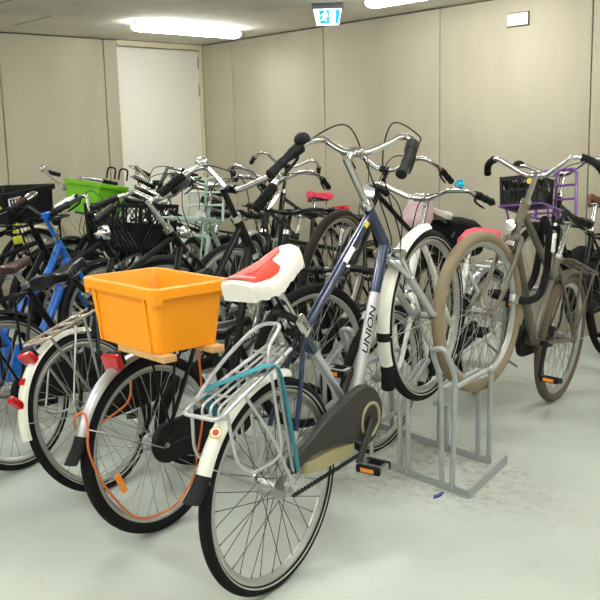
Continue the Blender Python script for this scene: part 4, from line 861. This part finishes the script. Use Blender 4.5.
for i in range(4):
    o_ = -rd*(.53*i); 
    if i < 3: high_near(o_); support(o_)
    high_far(o_)
    if i < 3: low(o_)

# scrap on the floor
k_ = MB(); pts = [(-.035,-.012),(-.02,.004),(.0,.006),(.03,.016),(.037,.008),(.012,-.008),(-.01,-.014)]
vs = [V((x,y,.003+.006*noise.noise(V((x*60,y*60,0)))+.003)) for x, y in pts]+[V((x*.98,y*.98,.0012)) for x, y in pts]; n = len(pts)
k_.add(vs, [tuple(range(n)), tuple(range(n, 2*n))[::-1]]+[(i, (i+1) % n, n+(i+1) % n, n+i) for i in range(n)])
so = k_.build('plastic_scrap', 'bluescrap'); so.matrix_world = Matrix.Translation((.533,3.37,0)) @ Matrix.Rotation(.55, 4, 'Z'); tag(so, 'scrap of dark blue plastic lying on the floor by the rack', 'litter')

# ------------------------------------------------------------------ room (u along the right wall, v along the left wall from the far corner)
H = 2.403; az = .8296; Cn = V((-.9409,9.4337,0)); dR = V((cos(az),-sin(az),0)); dL = V((-sin(az),-cos(az),0)); UU, VV = 10.6, 8.6
RX = frame_from(Cn, dR, -dL)   # local x = u, local -y = v
def struct(mb, name, mats): return mb.build(name, mats, None, None, 'structure', RX)
k = MB(); k.box((UU/2,-VV/2,-.05), (UU+.4,VV+.4,.1)); struct(k, 'floor', ['floor'])
k = MB(); k.box((UU/2,-VV/2,H+.05), (UU+.4,VV+.4,.1))
for u0, u1, v in ((.45,1.07,2.23),(1.35,1.9,2.81),(2.4,3.2,2.3)): k.box(((u0+u1)/2,-v,H-.0005), (u1-u0,.008,.003), 1)
struct(k, 'ceiling', ['ceil','darkgap'])
def panels(k, a, cuts, axis, z0=0, z1=H-.012):
    g_ = .005
    for p, q in zip(cuts, cuts[1:]):
        c_, L = (p+q)/2, q-p-2*g_
        if axis == 'u': k.box((c_, .03, (z0+z1)/2), (L, .06, z1-z0), 0, bev=.003)
        else: k.box((-.03, -c_, (z0+z1)/2), (.06, L, z1-z0), 0, bev=.003)
k = MB(); panels(k, 0, [0,.482]+[.482+1.296*i for i in range(1, 8)]+[UU], 'u'); k.box((UU/2,.09,H/2), (UU+.2,.06,H), 1); struct(k, 'wall_right', ['wall','darkgap'])
k = MB(); panels(k, 0, [1.0,1.149,2.18]+[2.18+1.296*i for i in range(1, 5)]+[VV], 'v'); k.box((-.09,-(VV+1)/2,H/2), (.06,VV-1.0,H), 1); struct(k, 'wall_left', ['wall','darkgap'])
k = MB(); k.box((UU+.05,-VV/2,H/2), (.1,VV,H)); struct(k, 'wall_front', ['doorwhite'])  # unseen wall, made white to bounce fill light towards the bicycles
k = MB(); k.box((UU/2,-VV-.05,H/2), (UU,.1,H)); struct(k, 'wall_back', ['doorwhite'])  # also out of view and white for the extra bounce
k = MB(); k.box((-.075,-.497,1.17), (.05,.985,2.34), bev=.003); do = struct(k, 'door_1', ['doorwhite'])
k = MB(); k.box((-.03,-.5,2.372), (.06,1.0,.05)); k.box((-.03,-.010,1.17), (.06,.02,2.36)); k.box((-.11,-.5,H/2), (.02,1.0,H)); struct(k, 'trim_1', ['frameW'])
for z in (1.95, 2.22, 1.2, .3):
    k = MB(); k.lathe([(.008,z-.06),(.008,z+.06)], 'z', c=(-.045,-.024,0), n=10); k.build('hinge', 'hinge', do)
# wall plate with two sockets
sx = empty('wall_socket', RX @ Matrix.Translation((3.787,0,2.232))); tag(sx, 'white double socket plate high on the right wall', 'socket')
k = MB(); k.box((0,-.006,0), (.185,.012,.098), bev=.004); k.build('back_box', 'darkgap', sx)
k = MB(); k.box((0,-.012,0), (.172,.014,.085), bev=.004); k.build('cover_plate', 'sockwhite', sx)
for q in (-.042, .042): k = MB(); k.lathe([(.024,-.02),(.024,-.0185),(.021,-.018),(.001,-.018)], c=(q,0,0), n=20); k.build('socket', 'sockgrey', sx)
# ceiling lamps
def lamp(u, v, along, L, label, w=.13):
    X = RX @ Matrix.Translation((u,-v,H)) @ Matrix.Rotation(0 if along == 'u' else pi/2, 4, 'Z'); o_ = empty('ceiling_lamp', X); tag(o_, label, 'lamp', 'long ceiling lamps')
    k = MB(); k.box((0,0,-.018), (L,w*.5,.030), bev=.01)
    for q in range(7):
        for s in (-1, 1): k.box((-L/2+L*(q+.5)/7,s*w*.3,-.028), (.02,.016,.018), bev=.003)
    k.build('lamp_housing', 'housing', o_)
    k = MB(); n = 11; prof = [(sin(q_)*w*.6, -.050-cos(q_)*.034) for q_ in [radians(-138+276*i/11) for i in range(12)]]; vs = []
    for x, f in ((-L/2+.01,.8),(-L/2+.03,1),(L/2-.03,1),(L/2-.01,.8)): vs += [V((x,y*f,-.050+(z+.050)*f)) for y, z in prof]
    m = n+1; fs = [(a*m+i, a*m+i+1, (a+1)*m+i+1, (a+1)*m+i) for a in range(3) for i in range(n)]+[tuple(range(m)), tuple(3*m+i for i in range(m))]+[(a*m, a*m+n, (a+1)*m+n, (a+1)*m) for a in range(3)]
    k.add(vs, fs); k.build('diffuser', 'lamp', o_)
lamp(1.20, 1.03, 'v', 1.07, 'long glowing lamp on the ceiling above the white door')
lamp(3.72, .84, 'u', 1.2, 'long glowing lamp on the ceiling right of the exit sign')
for u, v, al in ((1.2,4.6,'v'),(3.6,3.3,'u'),(3.6,5.6,'u'),(3.6,7.6,'u'),(6.4,1.0,'u'),(6.1,3.3,'u'),(6.1,5.4,'u'),(6.1,7.6,'u'),(8.8,1.4,'u'),(8.8,4.0,'u'),(8.8,6.4,'u')): lamp(u, v, al, 1.25, 'added unseen ceiling lamp that brightens the open floor')  # unseen lamps, added around and behind the camera to brighten floor and ceiling
# exit sign: tapered lit box with a running figure and a door
ec = V((.255,6.865,H)); ey = -V((.255,6.865,0)).normalized(); ex = V((ey.y,-ey.x,0)); ex = -ex if ex.x < 0 else ex
EX = frame_from(ec, ex, -ey) ; eo = empty('exit_sign', EX); tag(eo, 'lit blue and white exit sign hanging from the ceiling', 'sign')
k = MB(); k.box((0,0,-.020), (.235,.10,.040), bev=.006); k.build('sign_base', 'greydark', eo)
k = MB(); a, b_, z0, z1 = .105, .082, -.040, -.150
vs = [V((x,y,z)) for z, w_, d_ in ((z0,a,.045),(z1,b_,.032)) for x, y in ((-w_,-d_),(w_,-d_),(w_,d_),(-w_,d_))]
k.add(vs, [(0,1,2,3),(4,5,6,7),(0,1,5,4),(1,2,6,5),(2,3,7,6),(3,0,4,7)]); k.build('sign_box', 'signwhite', eo)
fx = lambda x, z: V((x, -.045+(z-z0)/(z1-z0)*.013-.002, z))
def flat(poly, name, mt, lift=0):
    k = MB(); n = len(poly); vs = [fx(x,z)+V((0,-lift,0)) for x, z in poly]+[fx(x,z)+V((0,.0015,0)) for x, z in poly]
    k.add(vs, [tuple(range(n)), tuple(range(n,2*n))[::-1]]+[(i,(i+1) % n,n+(i+1) % n,n+i) for i in range(n)]); return k.build(name, mt, eo)
flat([(-.062,-.050),(.092,-.050),(.080,-.143),(-.054,-.143)], 'pictogram_field', 'signblue')
flat([(.012,-.056),(.062,-.056),(.056,-.138),(.012,-.138)], 'pictogram_door', 'signwhite', .002)
flat([(-0.02, -0.054), (-0.008, -0.0576), (-0.006, -0.0684), (0.0, -0.081), (0.004, -0.0972), (-0.006, -0.1008), (-0.012, -0.09), (-0.014, -0.1062), (-0.004, -0.1188), (-0.012, -0.1314), (-0.024, -0.1152), (-0.04, -0.126), (-0.048, -0.1188), (-0.034, -0.1044), (-0.036, -0.0882), (-0.05, -0.0918), (-0.052, -0.0828), (-0.034, -0.0738), (-0.028, -0.0648)], 'pictogram_figure', 'signwhite', .002)

# ------------------------------------------------------------------ world, camera, view
w = bpy.data.worlds.new('world'); sc.world = w; w.use_nodes = True; w.node_tree.nodes['Background'].inputs['Color'].default_value = (.6,.62,.6,1); w.node_tree.nodes['Background'].inputs['Strength'].default_value = .05
cd = bpy.data.cameras.new('camera'); cam = bpy.data.objects.new('camera', cd); C.objects.link(cam); sc.camera = cam
cd.sensor_width = 36; cd.lens = 891.4/600*36; cd.clip_start = .05
pit, rol = .1763, -.0241
fwd = V((0,cos(pit),-sin(pit))); u_ = V((0,sin(pit),cos(pit))); r_ = V((1,0,0))
r2 = r_*cos(rol)+u_*sin(rol); u2 = -r_*sin(rol)+u_*cos(rol)
cam.matrix_world = Matrix(((r2.x,u2.x,-fwd.x,0),(r2.y,u2.y,-fwd.y,0),(r2.z,u2.z,-fwd.z,1.41),(0,0,0,1)))
sc.view_settings.view_transform = 'Standard'; sc.view_settings.look = 'None'; sc.view_settings.gamma = 1; sc.view_settings.use_curve_mapping = False; sc.view_settings.exposure = .78
